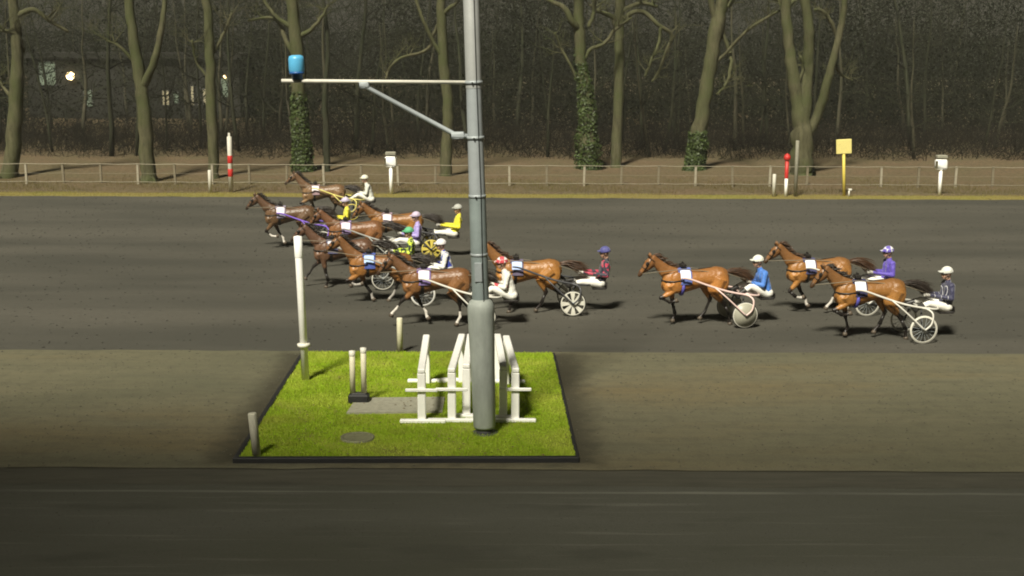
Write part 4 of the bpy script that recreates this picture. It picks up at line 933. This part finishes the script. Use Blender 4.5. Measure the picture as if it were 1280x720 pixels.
# pad pixel x, near wheel ground row, pose, heading, coat, socks, boots on which legs, shaft colour, wheel, wheel colour, pad colour, number cloth colour
def P_(c, r=.35): return mat('sulky_paint', c, r, .06, 6)
SH_W = P_((.62,.60,.54)); SH_Y = P_((.62,.55,.16)); SH_P = P_((.18,.10,.50)); SH_K = P_((.70,.52,.48)); SH_D = P_((.06,.06,.065)); SH_G = P_((.30,.30,.28))
RIGS = [
 dict(px=392, gy=276, hv=4, rz=4, coat=DUN, socks=0, sh=SH_Y, w='spoke', wm=M['yellow'], num=(.80,.72,.76), pad=(.30,.20,.22), dv=1, sil=('pale',(.70,.70,.62)), hel=((.75,.74,.60),), hd='dun brown trotter with high head nearest the far fence', dd='driver in pale silks and cream helmet nearest the far fence', sd='yellow shafted sulky nearest the far fence'),
 dict(px=348, gy=314, hv=3, rz=5, coat=DARK, socks=1, sh=SH_P, w='spoke', wm=M['offwhite'], num=(.80,.72,.78), pad=(.25,.22,.30), dv=0, sil=('yl',(.74,.66,.05)), hel=((.55,.48,.62),), hd='dark brown leading trotter with white lower legs, furthest left', dd='driver in yellow silks and lavender helmet behind the leading dark trotter', sd='purple shafted sulky behind the leading dark trotter'),
 dict(px=482, gy=325, hv=0, rz=3, coat=BAY, socks=0, sh=SH_D, w='blade', wm=M['yellow'], num=(.82,.72,.76), pad=(.28,.20,.26), dv=2, sil=('y2',(.80,.72,.03)), hel=((.42,.42,.38),), hd='bay trotter in front of the yellow clad driver with yellow wheels', dd='driver in bright yellow silks and grey helmet leaning back', sd='sulky with yellow bladed wheels'),
 dict(px=430, gy=338, hv=2, rz=4, coat=LIVER, socks=0, sh=SH_G, w='spoke', wm=M['offwhite'], num=(.80,.70,.82), pad=(.25,.18,.35), dv=0, sil=('lav',(.42,.34,.72)), hel=((.55,.46,.60),), hd='reddish brown trotter with pale number cloth in the middle of the pack', dd='driver in lavender silks and mauve helmet in the middle of the pack', sd='grey sulky carrying the lavender clad driver'),
 dict(px=413, gy=364, hv=1, rz=4, coat=DARK, socks=0, sh=SH_G, w='spoke', wm=M['offwhite'], num=(.55,.55,.62), pad=(.08,.08,.15), dv=0, sil=('zig',(.62,.78,.06),(.015,.03,.012),'noise',11), hel=((.10,.42,.20),), hd='dark trotter half hidden behind the chestnut with blue number cloth', dd='driver in lime and black silks with green helmet', sd='grey sulky carrying the lime and black clad driver'),
 dict(px=459, gy=384, hv=4, rz=4, coat=BAY, socks=.5, sh=SH_G, w='ring', wm=M['white'], num=(.42,.58,.88), pad=(.05,.08,.30), dv=1, sil=('wb',WHT,(.05,.08,.45),'noise',5), hel=((.80,.76,.76),), hd='bay trotter with light blue number cloth at the front of the near file', dd='driver in white and blue silks with pinkish white helmet', sd='white wheeled sulky behind the bay with light blue number cloth'),
 dict(px=528, gy=414, hv=2, rz=3, coat=LIVER, socks=1, sh=SH_W, w='spoke', wm=M['offwhite'], num=(.84,.78,.88), pad=(.20,.14,.34), dv=1, sil=('wr',(.80,.78,.72),(.55,.05,.07),'noise',3.2,.66), hel=((.78,.74,.72),(.55,.06,.08)), hd='brown trotter with white hind socks left of the mast', dd='driver in white silks with red and white helmet right of the mast', sd='white sulky half hidden behind the mast foot'),
 dict(px=645, gy=396, hv=1, rz=2, coat=CHEST, socks=0, sh=SH_D, w='blade', wm=M['offwhite'], num=(.46,.58,.88), pad=(.12,.10,.16), dv=2, sil=('rb',(.50,.05,.10),(.02,.022,.04),'noise',6,.48), hel=((.07,.07,.25),), hd='chestnut trotter with its head behind the mast', dd='driver in red and black silks with blue helmet', sd='sulky with broad pale bladed wheels right of the mast'),
 dict(px=855, gy=413, hv=0, rz=9, coat=CHEST, socks=0, sh=SH_K, w='disc', wm=M['offwhite'], num=(.68,.72,.88), pad=(.10,.14,.40), dv=1, sil=('bl',(.06,.20,.62)), hel=((.80,.79,.70),), hd='chestnut trotter running alone with blue girth cloth', dd='driver in bright blue silks with white helmet', sd='pink shafted sulky with solid disc wheels'),
 dict(px=1012, gy=397, hv=3, rz=7, coat=CHEST, socks=.8, sh=SH_W, w='ring', wm=M['offwhite'], num=(.84,.84,.88), pad=(.06,.06,.14), dv=0, sil=('vi',(.11,.07,.44)), hel=((.78,.78,.80),(.14,.10,.45)), hd='high headed bay trotter at the right, behind the rearmost horse', dd='driver in violet silks with white and violet helmet', sd='white sulky half hidden behind the rearmost trotter'),
 dict(px=1075, gy=431, hv=0, rz=5, coat=BAY, socks=0, sh=SH_W, w='ring', wm=M['offwhite'], num=(.82,.82,.86), pad=(.03,.03,.08), dv=0, sil=('nv',(.035,.035,.08),(.75,.75,.75),'wave',2.2,.95), hel=((.70,.70,.64),), hd='bay trotter nearest the camera, last of the field at the right', dd='driver in dark navy silks with white stripes, rightmost of all', sd='thin white wheeled sulky at the far right'),
]
HOODM = {}
for i, r in enumerate(RIGS):
    Yn = at(r['px'] + 75, r['gy']).y; Y = Yn + .62; p = atY(r['px'], r['gy'] - 70, Y - .30); x = p.x; D = HV[r['hv']]; rz = R(r['rz'])
    base = Vector((x, Y, 0))
    h = empty('horse', base, rz); h.scale = (.92,.92,.92); tag(h, r['hd'], 'horse', 'trotting horses in the race'); dz = -min(D['zmin'], .0) - (D['zmin'] if D['zmin'] > 0 else 0) + .004
    for nm in ('body', 'mane', 'tail', 'girth', 'breast_collar', 'bridle', 'back_strap'):
        o = link(nm, D[nm], h); o.location.z = dz
        if nm in ('mane', 'tail'): o.color = (.10,.045,.018,1) if r['coat'] is CHEST else (.035,.022,.014,1)
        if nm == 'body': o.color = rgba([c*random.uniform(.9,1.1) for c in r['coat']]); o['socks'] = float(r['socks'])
    for nm, me in D['multi']: link(nm, me, h).location.z = dz
    for k, b in enumerate(D['boots']):
        if r['socks'] < 1 and (i + k) % 3 != 2: o = link('leg_boot', b, h); o.location.z = dz
    pm_ = mat('saddle_cloth', r['pad'], .8, .15, 12); pad = link('saddle_cloth', PADG.mesh('saddle_cloth', pm_), h); pad.location.z = dz
    nm_ = mat('number_cloth', r['num'], .7, .08, 9)
    for sd in (-1, 1): link('number_cloth', numpanel(sd).mesh('number_cloth', nm_), pad)
    o = link('saddle', SADG.mesh('saddle', M['leather'], False), h); o.location.z = dz
    if i in (8, 10):
        gg = G(); gg.tube([(-.03, math.cos(a)*.272, 1.175+math.sin(a)*.358) for a in [math.pi*(1.06+.88*q/10) for q in range(11)]], [.03]+[.05]*9+[.03], 8); o = link('girth_cloth', gg.mesh('girth_cloth', mat('girth_fleece', (.10,.09,.42), .9, .2, 20)), h); o.location.z = dz
    s_ = empty('sulky', base, rz); tag(s_, r['sd'], 'sulky', 'racing sulkies')
    for nm, me, kids, loc in sulky(r['w'], r['sh'], r['wm']):
        if me: link(nm, me, s_)
        else:
            wg = empty(nm, (0,0,0)); wg.parent = s_; wg.location = loc; wg.rotation_euler = (0, random.uniform(0, 1), 0)
            for kn, km in kids: link(kn, km, wg)
    d = empty('person', base, rz); tag(d, r['dd'], 'person', 'sulky drivers'); DD = DV[r['dv']]
    b = link('body', DD['body'], d); sil = silk('silk_' + r['sil'][0], *r['sil'][1:])
    for k, m_ in enumerate((sil, M['trouser'], M['boot'] if i % 3 else M['glove'], M['glove'], M['skin'], M['eye'])): b.material_slots[k].link = 'OBJECT' if k < 6 else 'DATA'; b.material_slots[k].material = m_
    hm = helmetmat(*r['hel']); he = link('helmet', DD['helmet'].mesh('helmet', hm), d); link('peak', DD['peak'].mesh('peak', hm, False), he); link('goggles', DD['goggles'], d)
    print('RIG', i, 'pad', [round(q) for q in proj((x, Y-.3, 1.38))], 'wheel', [round(q) for q in proj((x+1.45, Yn, .335))], 'helmet', [round(q) for q in proj((x+1.95, Y, 1.52))], 'ppm %.1f' % ppm(base))

# ------------------------------------------------------------------ night mist in the floodlight
g = G(); g.box((0, 100, 13.5), (330, 330, 29)); hm_ = bpy.data.materials.new('night_mist'); hm_.use_nodes = True; hn = hm_.node_tree
hn.nodes.remove(hn.nodes['Principled BSDF']); pv = hn.nodes.new('ShaderNodeVolumePrincipled'); pv.inputs['Density'].default_value = .00045; pv.inputs['Color'].default_value = (.92,.92,.82,1)
hn.links.new(pv.outputs[0], hn.nodes['Material Output'].inputs['Volume'])
hz_o = kind(part('haze', g, hm_, None, False), 'stuff'); hz_o['label'] = 'thin night mist over the course'
